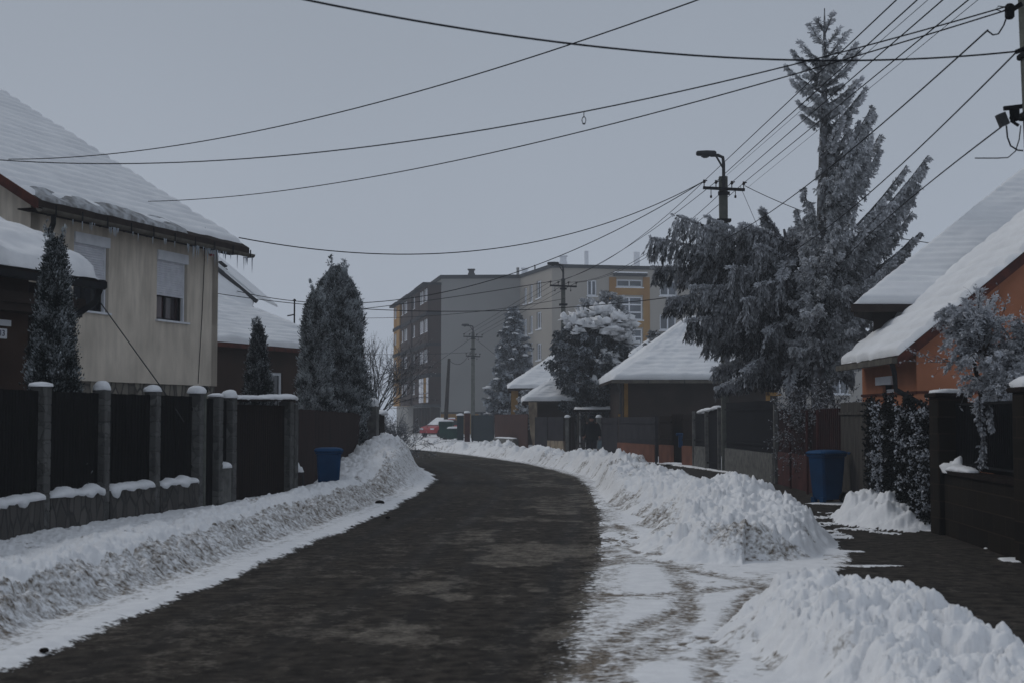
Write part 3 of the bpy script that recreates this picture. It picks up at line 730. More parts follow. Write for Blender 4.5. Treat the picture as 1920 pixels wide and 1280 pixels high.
# snow covered standpipe
q = fl_pt(552)
sp_ = thing('gas_pipe', (q.x+.1, q.y-.1, 0), 'thin bent standpipe under snow beside the plank gate', 'pipe')
mb = MB(); b_ = Vector((q.x+.1, q.y-.1, 0)); mb.tube([b_+Vector((-.22, 0, .55)), b_+Vector((0, 0, .58)), b_+Vector((.09, 0, .52)), b_+Vector((.10, 0, .1))], .022, 8); o = mb.build('pipe', M['foil_grey'], sp_)
mb = MB(); cap_blob(mb, tuple(b_+Vector((-.18, 0, .62))), .2, .16, .2, 3); cap_blob(mb, tuple(b_+Vector((.0, 0, .58))), .1, .09, .09, 4); mb.build('snow_cap', M['snow'], sp_, True)
# brown board fence beyond the gate
pe, pf_ = fl_pt(553), fl_pt(697)
bf = thing('board_fence', tuple(pe), 'reddish brown board fence behind the blue bin on the left', 'fence')
for k in range(4):
    a = pe.lerp(pf_, k/4); b = pe.lerp(pf_, (k+1)/4)
    mb = MB(); slats(mb, a, b, .08, 1.76-.02*k, .12, .006, wob=.008, rng=rng); mb.build('board_panel', M['brown_boards'], bf)
o = pillar(fl_pt(697)+Vector((.12, 0, 0)), 1.92, bf, rz2, .32, .2, .2, seed=12, mt='concrete', name='end_pillar')
mf = thing('mossy_fence', (-3.85, 40.2, 0), 'short mossy wall panel behind the end pillar of the brown fence', 'fence')
mb = MB(); slats(mb, Vector((-3.75, 40.0, 0)), Vector((-3.95, 43.8, 0)), .05, 1.7, .3, .01, .08); mb.build('panel', M['dark_brown'], mf)
mb = MB(); snow_strip(mb, (-3.75, 40.2, 1.70), (-3.95, 43.8, 1.70), .3, .12, 6, 20, .03); mb.build('snow_cover', M['snow'], mf, True)

# ================================================================ BEIGE HOUSE
hb = Frame((-8.46, 24.85), (-6.43, 31.0))
house = thing('beige_house', (-8.0, 28, 0), 'two storey beige rendered house with icicles hanging from its snowy eaves', 'house')
ZE = 5.48
def hwin(x0, x1, yt, yb, fr=hb, xm=None):
    s0, _ = fr.solve(x0, (yt+yb)/2); s1, _ = fr.solve(x1, (yt+yb)/2)
    _, zt = fr.solve((x0+x1)/2, yt); _, zb = fr.solve((x0+x1)/2, yb); return s0, s1, zb, zt
w1 = hwin(138, 204, 441, 584); w2 = hwin(294, 351, 474, 602)
mb = MB(); wall_holes(mb, hb, 0, hb.L, 2.28, ZE, [w1, w2], .32)
gf = Frame((-8.46-8*.95, 24.85+8*.313), (-8.46, 24.85))    # gable wall facing the viewer
side = hb.n
P0 = hb.pt(0, 0); PW = -hb.n; WD = 12.4; TAN = math.tan(math.radians(31))
def gable(mb, s, th):
    a = hb.pt(s, 0, 0); b = hb.pt(s, 0, -WD)
    z = Vector((0, 0, 1)); mid = hb.pt(s, 0, -WD/2)
    mb.prism([a+z*2.28, b+z*2.28, b+z*ZE, mid+z*(ZE+TAN*WD/2), a+z*ZE], hb.d*th)
gable(mb, .002, .25); gable(mb, hb.L-.252, .25)
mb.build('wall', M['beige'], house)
mb = MB(); mb.hexa([hb.pt(0.03, 0, -.04), hb.pt(hb.L-.03, 0, -.04), hb.pt(hb.L-.03, 0, -WD), hb.pt(.03, 0, -WD), hb.pt(.03, 2.28, -.04), hb.pt(hb.L-.03, 2.28, -.04), hb.pt(hb.L-.03, 2.28, -WD), hb.pt(.03, 2.28, -WD)])
mb.build('stone_plinth', M['plinth_stone'], house)
for k, w in enumerate((w1, w2)):
    s0, s1, z0, z1 = w; mb = MB(); t = .055; dn = -.17
    for q in ((s0, s0+t, z0, z1), (s1-t, s1, z0, z1), (s0+t, s1-t, z0, z0+t), (s0+t, s1-t, z1-t, z1), ((s0+s1)/2-.03, (s0+s1)/2+.03, z0+t, z1-t)):
        mb.fbox(hb, q[0], q[1], q[2], q[3], dn-.05, dn)
    wn = mb.build('window', M['dark_metal'], house)
    mb = MB(); mb.fbox(hb, s0+t, s1-t, z0+t, z1-t, dn-.04, dn-.03); mb.build('pane', M['glass_red' if k else 'glass'], wn)
    mb = MB(); mb.fbox(hb, s0, s1, z1-.19, z1+.005, -.13, .03); mb.build('shutter_box', M['white'], wn)
    mb = MB(); zlo = z0+(z1-z0)*(.40 if k == 0 else .36); zz = zlo
    while zz < z1-.2:
        mb.prism([hb.pt(s0+.06, zz, -.10), hb.pt(s0+.06, zz, -.075), hb.pt(s0+.06, zz+.02, -.065), hb.pt(s0+.06, zz+.042, -.075), hb.pt(s0+.06, zz+.044, -.10)], hb.d*(s1-s0-.12)); zz += .046
    mb.build('roller_shutter', M['shutter'], wn)
    for q in (s0+.015, s1-.06): mb = MB(); mb.fbox(hb, q, q+.045, z0, z1-.19, -.12, -.06); mb.build('shutter_rail', M['white'], wn)
    mb = MB(); mb.fbox(hb, s0-.04, s1+.04, z0-.035, z0+.001, -.14, .06); mb.build('sill', M['white'], wn)
# roof
OH = .42; z = Vector((0, 0, 1))
def rp(s, n, dz=0): return hb.pt(s, ZE+TAN*(-n)+dz, n)
sA, sB = -.35, hb.L+.62
mb = MB()
mb.prism([rp(sA, OH, -.02), rp(sA, -WD/2, -.02), rp(sA, -WD-OH, 0)+z*(-TAN*(WD+2*OH)+TAN*0)*0+z*(2*(TAN*(-WD/2)))*0, ], hb.d*.001) if False else None
for (n0, n1, sg) in ((OH, -WD/2, 1), (-WD-OH, -WD/2, -1)):
    z0 = ZE+TAN*(-OH) if True else 0; zr = ZE+TAN*WD/2
    a, b, c, d = hb.pt(sA, z0, n0), hb.pt(sB, z0, n0), hb.pt(sB, zr, n1), hb.pt(sA, zr, n1)
    mb.prism([a, b, c, d], Vector((0, 0, .12)))
roof = mb.build('roof', M['tile'], house)
mb = MB(); zf = ZE-TAN*OH+.123; zr = ZE+TAN*WD/2+.123
snow_slab(mb, [hb.pt(sA+.02, zf+.09, OH-.15), hb.pt(sB-.02, zf+.09, OH-.15), hb.pt(sB-.02, zr, -WD/2), hb.pt(sA+.02, zr, -WD/2)], .07, 90, 150, .36, 3, .06, .012, .10, .05)
mb.build('snow_cover', M['roof_snow'], roof, True)
mb = MB(); snow_slab(mb, [hb.pt(sA+.1, zf-.0, OH+.0), hb.pt(sA+4.9, zf-.0, OH+.0), hb.pt(sA+4.4, zf+.22, OH-.36), hb.pt(sA+.1, zf+.20, OH-.34)], .07, 120, 10, 9, 8, 0, .06, .05, .05)
mb.build('icy_eave_snow', M['old_snow'], roof, True)
for s in (sA, sB-.04):
    mb = MB(); a = hb.pt(s-.03, ZE-TAN*OH-.06, OH); b = hb.pt(s-.03, ZE+TAN*WD/2-.06, -WD/2)
    mb.prism([a, b, b+z*.19, a+z*.19], hb.d*.03); mb.build('verge_board', M['verge'], roof)
mb = MB(); R = []
for s in np.linspace(sA-.05, sB+.03, 12):
    c = hb.pt(s, ZE-TAN*OH-.03, OH+.06); R.append([c+hb.n*(math.cos(a)*.075)+z*(math.sin(a)*.075) for a in [math.pi+math.pi*i/8 for i in range(9)]]+[c+hb.n*(math.cos(a)*.062)+z*(math.sin(a)*.062) for a in [2*math.pi-math.pi*i/8 for i in range(9)]])
mb.loft(R); g_ = mb.build('gutter', M['gutter'], house)
for s in np.linspace(sA+.3, sB-.2, 10):
    mb = MB(); mb.beam(hb.pt(s, ZE-TAN*OH+.05, OH+.14), hb.pt(s, ZE-TAN*OH-.12, OH+.14), .025, .012); mb.beam(hb.pt(s, ZE-TAN*OH-.12, OH+.15), hb.pt(s, ZE-TAN*OH-.12, OH-.04), .025, .012); mb.build('gutter_bracket', M['dark_metal'], g_)
mb = MB(); mb.fbox(hb, sA+.05, sB-.05, ZE-TAN*OH-.03, ZE-TAN*OH-.005, -.05, OH); mb.build('soffit', M['dark_brown'], house)
s_ = 0.22
mb = MB(); mb.tube([hb.pt(s_-.22, ZE-TAN*OH-.08, OH+.05), hb.pt(s_-.22, ZE-TAN*OH-.25, OH+.05), hb.pt(s_, ZE-TAN*OH-.75, .09), hb.pt(s_, ZE-2.2, .09), hb.pt(s_, 2.0, .09)], .048, 8); mb.build('downpipe', M['dark_metal'], house)
rng = random.Random(11)
for k in range(58):
    s = rng.uniform(.5, sB) if k < 40 else rng.gauss(5.6, .5)
    s = min(s, sB-.03); L = rng.uniform(.06, .27)*(1.3 if (abs(s-2.6) < .4 or s > 4.4) else .7); c = hb.pt(s, ZE-TAN*OH-.10, OH+.06+rng.uniform(-.04, .04))
    mb = MB(); mb.tube([c, c-z*L*.5, c-z*L], [.013, .008, .002], 5); mb.build('icicle', M['ice'], house)
s, zz = hb.solve(393, 471)
mb = MB(); mb.bbox(tuple(hb.pt(s, zz, .06)), (.16, .1, .14), math.atan2(hb.d.y, hb.d.x), .02); al = mb.build('alarm_box', M['white'], house)
mb = MB(); mb.bbox(tuple(hb.pt(s, zz-.085, .06)), (.12, .09, .05), math.atan2(hb.d.y, hb.d.x), .015); mb.build('siren_lamp', M['red_paint'], al)
mb = MB(); a = hb.solve(383, 462); b = hb.solve(370, 718); mb.tube([hb.pt(a[0], a[1]+.4, .02), hb.pt(a[0], a[1], .02), hb.pt((a[0]+b[0])/2+.02, (a[1]+b[1])/2, .02), hb.pt(b[0], b[1], .02)], .008, 5); mb.build('wall_cable', M['wire'], house)

# ================================================================ BROWN HOUSE, far left
bh = thing('brown_house', (-7.6, 19.5, 0), 'low dark brown house with thick snow roof and number plate 13', 'house')
e0, e1 = Vector((-8.5, 16.3, 3.72)), Vector((-6.42, 22.0, 3.72)); ed = (e1-e0); ed.z = 0; EL = ed.length; ed.normalize(); en = Vector((ed.y, -ed.x, 0)); TB = math.tan(math.radians(25))
wf = Frame((e0-en*.55-ed*1)[:2], (e1-en*.55-ed*.95)[:2])
mb = MB(); mb.hexa([wf.pt(0, 0, 0), wf.pt(wf.L, 0, 0), wf.pt(wf.L, 0, -5), wf.pt(0, 0, -5), wf.pt(0, 3.86, 0), wf.pt(wf.L, 3.86, 0), wf.pt(wf.L, 3.86, -5), wf.pt(0, 3.86, -5)]); mb.build('wall', M['housewall_brown'], bh)
mb = MB(); mb.hexa([wf.pt(wf.L+q, zz, n_) for zz in (0, 3.7) for q, n_ in ((.003, -.5), (1.0, -.5), (1.0, -4), (.003, -4))]); mb.build('porch_wall', M['darkwall'], bh)
mb = MB(); mb.fbox(wf, 0.6, wf.L+.9, 3.14, 3.25, .0, .30); mb.fbox(wf, .6, wf.L+.9, 3.252, 3.42, .0, .36); mb.build('eaves_beam', M['brownwall'], bh)
mb = MB(); a = e0-z*.1; b = e1-z*.1; up = -en*4.5+z*4.5*TB
mb.prism([a, b, b+up, a+up], z*.1); rf = mb.build('roof', M['darkwall'], bh)
mb = MB(); snow_slab(mb, [e0+z*.02+en*.02, e1+z*.02+en*.02, e1+up+z*.02, e0+up+z*.02], .24, 60, 40, 9, 14, 0, .06, .22, .14); mb.build('snow_cover', M['snow'], rf, True)
mb = MB(); mb.beam(e0+en*.07-z*.1, e1+en*.07-z*.1, .13, .1); mb.build('gutter', M['dark_metal'], bh)
mb = MB(); mb.bbox(tuple(e1+ed*.05+en*.02-z*.07), (.16, .14, .15), math.atan2(ed.y, ed.x), .03); mb.tube([e1+en*.05-z*.1, e1+en*.02-ed*.1-z*.35, e1-en*.2-ed*.35-z*.6], .05, 8); mb.build('downpipe', M['dark_metal'], bh)
def plate(px0, px1, py0, py1, frm, txt, parent, name, col, size, border=None):
    s0, za = frm.solve(px0, py0, .03); s1, zb = frm.solve(px1, py1, .03)
    mb = MB(); mb.fbox(frm, min(s0, s1), max(s0, s1), min(za, zb), max(za, zb), .0, .03); o = mb.build(name, M['white'], parent)
    cu = bpy.data.curves.new('lettering', 'FONT'); cu.body = txt; cu.size = size; cu.extrude = .003; cu.align_x = 'CENTER'; cu.align_y = 'CENTER'
    t = bpy.data.objects.new('lettering', cu); sc.collection.objects.link(t)
    me = bpy.data.meshes.new_from_object(t); bpy.data.objects.remove(t)
    c = frm.pt((s0+s1)/2, (za+zb)/2, .034); R = Matrix((frm.d, z, frm.n)).transposed().to_4x4()
    me.transform(Matrix.Translation(c)@R); me.transform(Matrix.Translation(-ORG[root_of(parent).name])); me.materials.clear(); me.materials.append(M[col])
    k = bpy.data.objects.new('lettering', me); sc.collection.objects.link(k); k.parent = o
    return o
plate(-6, 13, 615, 635, wf, '13', bh, 'number_plate', 'navy', .125)
plate(-30, 21, 596, 612, wf, '', bh, 'street_plate', 'dark_metal', .05)
# grey stay wire from the brown house to the ground
st = thing('stay_pole', tuple(at(310, 738, 21.5)[:2])+(0,), 'slanting grey metal stay running down from the brown house eaves to the fence', 'stay')
mb = MB(); mb.tube([at(168, 540, 22), at(300, 722, 21.6), at(345, 790, 21.5)], .009, 6); mb.build('rod', M['foil_grey'], st)

# ================================================================ HOUSE BEHIND (snow roof, chimney cap)
h3 = thing('low_brown_house', (-8, 44, 0), 'low dark brown house with a hipped snow roof behind the two tall left thujas', 'house')
L0, L1 = Vector((-12.0, 34.0, 3.82)), Vector((-5.0, 48.2, 3.72))
d3 = (L1-L0); d3.z = 0; EL = d3.length; d3.normalize(); n3 = Vector((d3.y, -d3.x, 0)); T3 = math.tan(math.radians(27))
w3 = Frame((L0-n3*.5)[:2], (L1-n3*.5-d3*.5)[:2])
hw = w3.solve(500, 700); hw2 = w3.solve(530, 700)
mb = MB(); wall_holes(mb, w3, 0, w3.L, 0, 3.7, [(hw[0], hw2[0], 1.0, 3.0)], .25)
mb.add([w3.pt(w3.L, 0, 0), w3.pt(w3.L, 0, -8), w3.pt(w3.L, 3.7, -8), w3.pt(w3.L, 3.7, 0)], [(0, 1, 2, 3)])
mb.build('wall', M['housewall_brown'], h3)
mb = MB(); mb.fbox(w3, hw[0], hw[0]+.08, 1, 3, -.12, -.06); mb.fbox(w3, hw2[0]-.08, hw2[0], 1, 3, -.12, -.06); mb.fbox(w3, hw[0]+.08, hw2[0]-.08, 2.92, 3, -.12, -.06); mb.fbox(w3, hw[0]+.08, hw2[0]-.08, 1, 1.08, -.12, -.06); wn = mb.build('window', M['white'], h3)
mb = MB(); mb.fbox(w3, hw[0]+.08, hw2[0]-.08, 1.08, 2.92, -.11, -.1); mb.build('pane', M['glass'], wn)
HR = 4.6
rA = L0-n3*HR+z*HR*T3; rB = L1-n3*HR-d3*HR*1.0+z*HR*T3
mb = MB(); mb.prism([L0-z*.12, L1-z*.12, rB-z*.12, rA-z*.12], z*.12)
L2 = L1-n3*2*HR; mb.prism([L1-z*.12, L2-z*.12, rB-z*.13], z*.12)
rf = mb.build('roof', M['verge'], h3)
mb = MB(); snow_slab(mb, [L0+z*.02, L1+z*.02, rB+z*.02, rA+z*.02], .15, 90, 100, .4, 21, .045, .02, .18, .06); mb.build('snow_cover', M['roof_snow'], rf, True)
mb = MB(); snow_slab(mb, [L1+z*.02, L2+z*.02, rB+z*.02-n3*.02, rB+z*.02], .2, 30, 40, .4, 22, .02, .04, .18, .05); mb.build('snow_cover', M['roof_snow'], rf, True)
# neighbouring higher roof behind it with grey verge
h3b = thing('gabled_house', (-10.5, 52, 0), 'gabled house with bare grey verge and vent cap half hidden by the beige house', 'house')
v0, v1 = at(404, 497, 52), at(478, 562, 52)
vr = at(330, 440, 52)
mb = MB(); snow_slab(mb, [vr+Vector((-.4, -6, -3.2)), v1+Vector((.3, -6, -3.2)), v1, vr], .1, 40, 60, .4, 77, .05, .02, .1, .04); mb.build('roof_snow', M['roof_snow'], h3b, True)
mb = MB(); mb.prism([vr+Vector((-.4, -5.6, -3.4)), v1+Vector((.1, -5.6, -3.4)), v1+Vector((0, 0, -.3)), vr+Vector((0, 0, -.3))], (0, 0, -1.6)); mb.build('wall', M['darkwall'], h3b)
mb = MB(); mb.beam(v1+Vector((.12, -.25, -.1)), vr+Vector((0, -.25, 0.02)), .2, .14); mb.build('verge_board', M['foil_grey'], h3b)
mb = MB(); mb.prism([v1+z*.1, vr+z*.1, vr+z*.24, v1+z*.2], (0, 5, 0)); mb.build('snow_cover', M['roof_snow'], h3b)
c = at(413, 508, 52.5)
mb = MB(); mb.tube([c+Vector((0, 0, -1.4)), c+Vector((0, 0, .0))], .17, 10); mb.tube([c+Vector((0, 0, .02)), c+Vector((0, 0, .07))], .27, 10); mb.loft([[c+Vector((math.cos(a)*r, math.sin(a)*r, zz)) for a in [i*math.pi/6 for i in range(12)]] for r, zz in ((.25, .14), (.27, .18), (.05, .36))]); mb.tube([c+Vector((.1, 0, 0)), c+Vector((.1, 0, .2))], .02, 5); mb.tube([c+Vector((-.1, 0, 0)), c+Vector((-.1, 0, .2))], .02, 5); mb.build('vent_cap', M['dark_metal'], h3b)
an = at(552, 590, 50)
ae = thing('roof_aerial', tuple(an+Vector((0, 0, -.6))), 'small thin aerial mast standing on the hipped snow roof', 'aerial')
mb = MB(); mb.tube([an+z*-.8, an+z*.55], .03, 6); mb.tube([an+Vector((-.05, 0, .5)), an+Vector((.05, 0, .5))], .03, 6); mb.tube([an+Vector((-.25, 0, -.05)), an], .025, 6); mb.build('mast', M['dark_metal'], ae)

# ================================================================ RIGHT FENCES
# near block wall with railings
bw = thing('block_fence', (5.75, 17.5, 0), 'dark block wall with vertical iron railings and broad pillars at the right edge', 'fence')
def bwx(Y): return float(np.interp(Y, [8, 15.6, 19.9], [5.5, 5.6, 5.9]))
pil = [(19.7, .42), (15.7, .36), (11.6, .36)]
for k, (Y, w) in enumerate(pil):
    x = bwx(Y); mb = MB(); mb.bbox((x+.15, Y, .94), (w, w, 1.88), 0, .015); o = mb.build('pillar', M['block_wall'], bw)
    mb = MB(); mb.bbox((x+.15, Y, 1.905), (w+.1, w+.1, .06), 0, .015); mb.build('coping', M['dark_brown'], o)
    mb = MB(); cap_blob(mb, (x+.15, Y, 1.945), w*.6, w*.6, .05 if k == 0 else .12, k, power=6); mb.build('snow_cap', M['snow'], o, True)
for k in range(2):
    y0, y1 = pil[k][0]-pil[k][1]/2, pil[k+1][0]+pil[k+1][1]/2; xa, xb = bwx(y0)+.15, bwx(y1)+.15
    mb = MB(); mb.beam((xa, y0, .42), (xb, y1, .42), .24, .84); mb.build('low_wall', M['block_wall'], bw)
    mb = MB(); mb.beam((xa, y0, .865), (xb, y1, .865), .32, .05); cp_ = mb.build('coping', M['dark_brown'], bw)
    mb = MB(); n = int((y0-y1)/.085)
    for i in range(n+1):
        t = i/n; mb.beam((xa+(xb-xa)*t+.06, y0+(y1-y0)*t, .95), (xa+(xb-xa)*t+.06, y0+(y1-y0)*t, 1.80), .02, .02)
    for zz in (.97, 1.78): mb.beam((xa+.06, y0, zz), (xb+.06, y1, zz), .03, .03)
    mb.build('railing', M['black_metal'], bw)
    mb = MB(); mb.beam((xa+.12, y0, 1.34), (xb+.12, y1, 1.34), .012, .88); mb.build('rail_screen', M['black_slats'], bw)
    if k == 0:
        mb = MB(); snow_strip(mb, (xa-.08, y0-.05, .89), (xa-.10, y0-1.2, .892), .2, .07, 31, 30, .02); cap_blob(mb, (xa-.04, y0-.22, .89), .13, .2, .15, 2, amp=.5); cap_blob(mb, (xa-.04, y0-.55, .89), .12, .22, .07, 4, amp=.5); mb.build('snow_cover', M['snow'], cp_, True)
# boards, red panels, black panels with concrete base, orange base
def fence_pt(px, Y): return Vector(((px-960)/F*Y*CP, Y, 0))
def right_fence(name, label, segs, posts, base=None, base_mt=None, panel_mt='black_panel', style='slats', snowtop=None, post_mt='concrete', pw=.08):
    a = fence_pt(*segs[0][0]); t = thing(name, tuple(a), label, 'fence')
    for (p0, p1, zt) in segs:
        a, b = fence_pt(*p0), fence_pt(*p1); d = (b-a).normalized(); nrm = Vector((d.y, -d.x, 0))
        if nrm.x > 0: nrm = -nrm
        zb = .05
        if base:
            mb = MB(); mb.beam(a+z*base/2, b+z*base/2, .12, base); mb.build('base', M[base_mt], t); zb = base+.01
        mb = MB()
        if style == 'slats': slats(mb, a, b, zb, zt, .1, .01)
        elif style == 'sheet':
            L = (b-a).length; n = max(2, int(L/.09)); top = []; 
            for i in range(n):
                q0 = a+d*(L*i/n); q1 = a+d*(L*min(i+1.3, n)/n); o_ = nrm*(.02 if i % 2 else 0)
                mb.hexa([q0+o_+z*zb, q1+o_+z*zb, q1+o_-nrm*.015+z*zb, q0+o_-nrm*.015+z*zb, q0+o_+z*zt, q1+o_+z*zt, q1+o_-nrm*.015+z*zt, q0+o_-nrm*.015+z*zt])
            for zz in (zb+.25, zt-.25): mb.beam(a-nrm*.04+z*zz, b-nrm*.04+z*zz, .03, .04)
        mb.build('panel', M[panel_mt], t)
    if style == 'sheet':
        a, b = fence_pt(*segs[0][0]), fence_pt(*segs[0][1]); mb = MB(); mb.beam(a+Vector((.06, .03, segs[0][2]/2)), b+Vector((.06, .03, segs[0][2]/2)), .01, segs[0][2]-.1); mb.build('back_sheet', M[panel_mt], t)
    for (px, Y, zt) in posts:
        p = fence_pt(px, Y); mb = MB(); mb.bbox((p.x-.03, p.y-.03, zt/2), (pw, pw, zt), 0, .01); mb.build('post', M[post_mt], t)
    return t
rng = random.Random(6)
# weathered wooden board end (in front of bin gap)
wb = thing('weathered_boards', (6.15, 24.5, 0), 'weathered grey vertical boards between the blue bin and the ivy on the right', 'fence')
mb = MB(); a, b = fence_pt(1626, 25.4), fence_pt(1577, 27.5); slats(mb, a, b, .04, 1.88, .13, .008, .03, .01, rng); mb.build('board_panel', M['grey_wood'], wb)
mb = MB(); a, b = fence_pt(1629, 25.3), fence_pt(1640, 22.4); slats(mb, a, b, .04, 1.85, .2, .01, .03, .01, rng); mb.build('side_panel', M['dark_brown'], wb)
rf1 = right_fence('red_panel_fence', 'dark red sheet metal fence with a brick red lower part behind the blue bin', [((1577, 27.7), (1462, 34.4), 1.78)], [(1483, 32.2, 1.75), (1515, 29.8, 1.75), (1535, 28.3, 1.75)], .78, 'redbrown', 'redpanel', 'sheet', post_mt='redbrown', pw=.05)
bf1 = right_fence('black_panel_fence', 'black panel fence on a grey concrete base behind the lamp pole', [((1452, 34.8), (1362, 41.2), 2.02)], [(1456, 34.6, 2.05), (1350, 41.8, 1.9), (1326, 43.4, 1.85)], .72, 'concrete', 'black_panel', 'slats', pw=.1)
bf2 = right_fence('black_gate', 'narrow black gate panels with grey concrete base left of the lamp pole', [((1326, 43.6), (1304, 45.2), 1.72), ], [(1302, 45.3, 1.8)], .7, 'concrete', 'black_panel', 'slats', pw=.09)
mb = MB(); a, b = fence_pt(1348, 41.9), fence_pt(1328, 43.3); slats(mb, a, b, .06, 1.85, .1, .01); mb.build('gate_leaf', M['black_panel'], bf2)
a = fence_pt(1330, 43.2); mb = MB(); snow_strip(mb, fence_pt(1350, 41.9)+z*1.86, fence_pt(1312, 44.4)+z*1.74, .3, .1, 8, 20, .03); mb.build('snow_cover', M['snow'], bf2, True)
of = right_fence('orange_base_fence', 'dark grey panel fence on an orange rendered base, nearest the walking person', [((1229, 49.2), (1160, 54.0), 1.62)], [(1232, 48.9, 1.66)], .66, 'orange_base', 'grey_panel', 'slats', pw=.1, post_mt='grey_panel')
of2 = right_fence('door_fence', 'short dark panels on orange rendered base around the recessed brown door', [((1260, 47.4), (1238, 48.6), 1.66), ((1300, 45.6), (1281, 46.7), 1.7)], [], .68, 'orange_base', 'dark_brown', 'slats', pw=.1)
mb = MB(); a, b = fence_pt(1282, 47.6), fence_pt(1260, 48.4); slats(mb, a, b, .05, 1.72, .2, .005); mb.build('door_leaf', M['dark_brown'], of2)
mb = MB(); snow_strip(mb, fence_pt(1284, 46.7)+z*.06, fence_pt(1250, 47.6)+z*.06, .5, .05, 9, 14, .0); mb.build('snow_cover', M['snow'], of2, True)
mbx = thing('blue_letterbox', tuple(fence_pt(1276, 47.2)), 'small bright blue letterbox on the recessed brown door', 'letterbox')
p = at(1276, 826, 47.0); mb = MB(); mb.bbox((p.x, p.y, p.z), (.13, .12, .42), 0, .02); mb.bbox((p.x-.03, p.y, p.z+.22), (.24, .16, .1), 0, .03); mb.build('box', M['blue'], mbx)
gf2 = right_fence('grey_slat_fence', 'plain dark grey slatted fence directly right of the walking person', [((1158, 54.2), (1128, 56.4), 1.6)], [], None, None, 'grey_panel', 'slats')

# gate posts, carport and low fences around the person
gp = thing('gate_post', tuple(fence_pt(1123, 57)), 'square gate post with a snow cap right behind the person', 'gate post', 'snow capped gate posts')
p = fence_pt(1123, 59.5); mb = MB(); mb.bbox((p.x, p.y, .8), (.2, .2, 1.6), 0, .02); mb.build('post', M['concrete'], gp)
mb = MB(); cap_blob(mb, (p.x, p.y, 1.61), .14, .14, .1, 4); mb.build('snow_cap', M['snow'], gp, True)
p = fence_pt(1064, 62); gp2 = copy_thing(gp, p+(Vector(gp.location)-fence_pt(1123, 59.5)), label='square gate post with a snow cap left of the open gateway beside the person')
gp2.location = gp.location+(fence_pt(1064, 61)-fence_pt(1123, 59.5))
cpt = thing('carport', tuple(fence_pt(1125, 64)), 'flat snow covered carport roof behind the snow capped gate posts', 'carport')
y = 64; a, b = at(1078, 771, y), at(1163, 771, y)
mb = MB(); mb.prism([a, b, b+Vector((0, 4, 0)), a+Vector((0, 4, 0))], (0, 0, .1)); r = mb.build('roof', M['dark_brown'], cpt)
mb = MB(); snow_slab(mb, [a+z*.105, b+z*.105, b+Vector((0, 4, .11)), a+Vector((0, 4, .11))], .13, 30, 10, 9, 2, 0, .04, .1, .04); mb.build('snow_cover', M['snow'], r, True)
for px in (1084, 1100, 1158):
    q = fence_pt(px, 64.3); mb = MB(); mb.bbox((q.x, q.y, .92), (.09, .09, 1.84), 0, .01); mb.build('post', M['grey_wood'], cpt)
mb = MB(); a, b = fence_pt(1066, 68), fence_pt(1170, 68); slats(mb, a, b, .0, 1.7, .25, .02); mb.build('back_wall', M['concrete'], cpt)
bn = thing('low_bench', tuple(fence_pt(1088, 60)), 'low grey wooden bench in the gateway left of the person', 'bench')
a, b = fence_pt(1081, 60.5), fence_pt(1095, 60.5); mb = MB(); mb.beam(a+z*.5, b+z*.5, .3, .06); mb.build('seat', M['grey_wood'], bn)
for q in (a.lerp(b, .1), a.lerp(b, .9)): mb = MB(); mb.bbox((q.x, q.y, .235), (.06, .26, .46), 0, .01); mb.build('leg', M['grey_wood'], bn)
cf = thing('grey_boarded_fence', tuple(fence_pt(1040, 62)), 'grey boarded fence with a pale plaster base left of the open gateway', 'fence')
mb = MB(); a, b = fence_pt(1028, 62.5), fence_pt(1058, 60.8); mb.beam(a+z*.3, b+z*.3, .1, .6); mb.build('base', M['cracked'], cf)
mb = MB(); slats(mb, a, b, .61, 1.62, .12, .01); mb.build('panel', M['grey_panel'], cf)
mb = MB(); a, b = fence_pt(1003, 64.5), fence_pt(1027, 62.7); slats(mb, a, b, .02, 1.62, .12, .01); mb.build('panel', M['grey_panel'], cf)
mb = MB(); a, b = fence_pt(1066, 60.9), fence_pt(1080, 60.9); slats(mb, a, b, .02, 1.62, .12, .01); mb.build('panel', M['dark_brown'], cf)

# far fences (x 860-990)
ft = thing('teal_fence', tuple(fence_pt(905, 88)), 'dark teal barred fence with pale posts in front of the far spruce', 'fence')
mb = MB(); a, b = fence_pt(884, 93), fence_pt(927, 86); slats(mb, a, b, .1, 1.75, .16, .03); mb.build('panel', M['teal_slats'], ft)
for px, y in ((886, 92.6), (897, 91), (910, 89), (926, 86.2)):
    q = fence_pt(px, y); mb = MB(); mb.bbox((q.x, q.y-.1, .88), (.07, .07, 1.76), 0, .01); mb.build('post', M['foil_grey'], ft)
fr_ = thing('red_pillar_fence', tuple(fence_pt(872, 93)), 'brick red fence pillar with arched snowy tops left of the teal fence', 'fence')
mb = MB(); q = fence_pt(876, 93.5); mb.bbox((q.x, q.y, .95), (.36, .3, 1.9), 0, .03); mb.build('pillar', M['redbrown'], fr_)
mb = MB(); cap_blob(mb, (q.x, q.y, 1.91), .22, .2, .12, 1); q2 = fence_pt(863, 94.5); cap_blob(mb, (q2.x, q2.y, 1.75), .25, .2, .12, 2); mb.build('snow_cap', M['snow'], fr_, True)
mb = MB(); slats(mb, fence_pt(857, 95), fence_pt(870, 94.2), .1, 1.74, .12, .03); mb.build('panel', M['teal_slats'], fr_)
fb_ = thing('rust_brown_fence', tuple(fence_pt(955, 80)), 'rust brown sheet fence between the teal fence and the cracked pillar', 'fence')
mb = MB(); slats(mb, fence_pt(928, 85.5), fence_pt(990, 74), .02, 1.78, .6, .01, .03); mb.build('panel', M['rust_panel'], fb_)
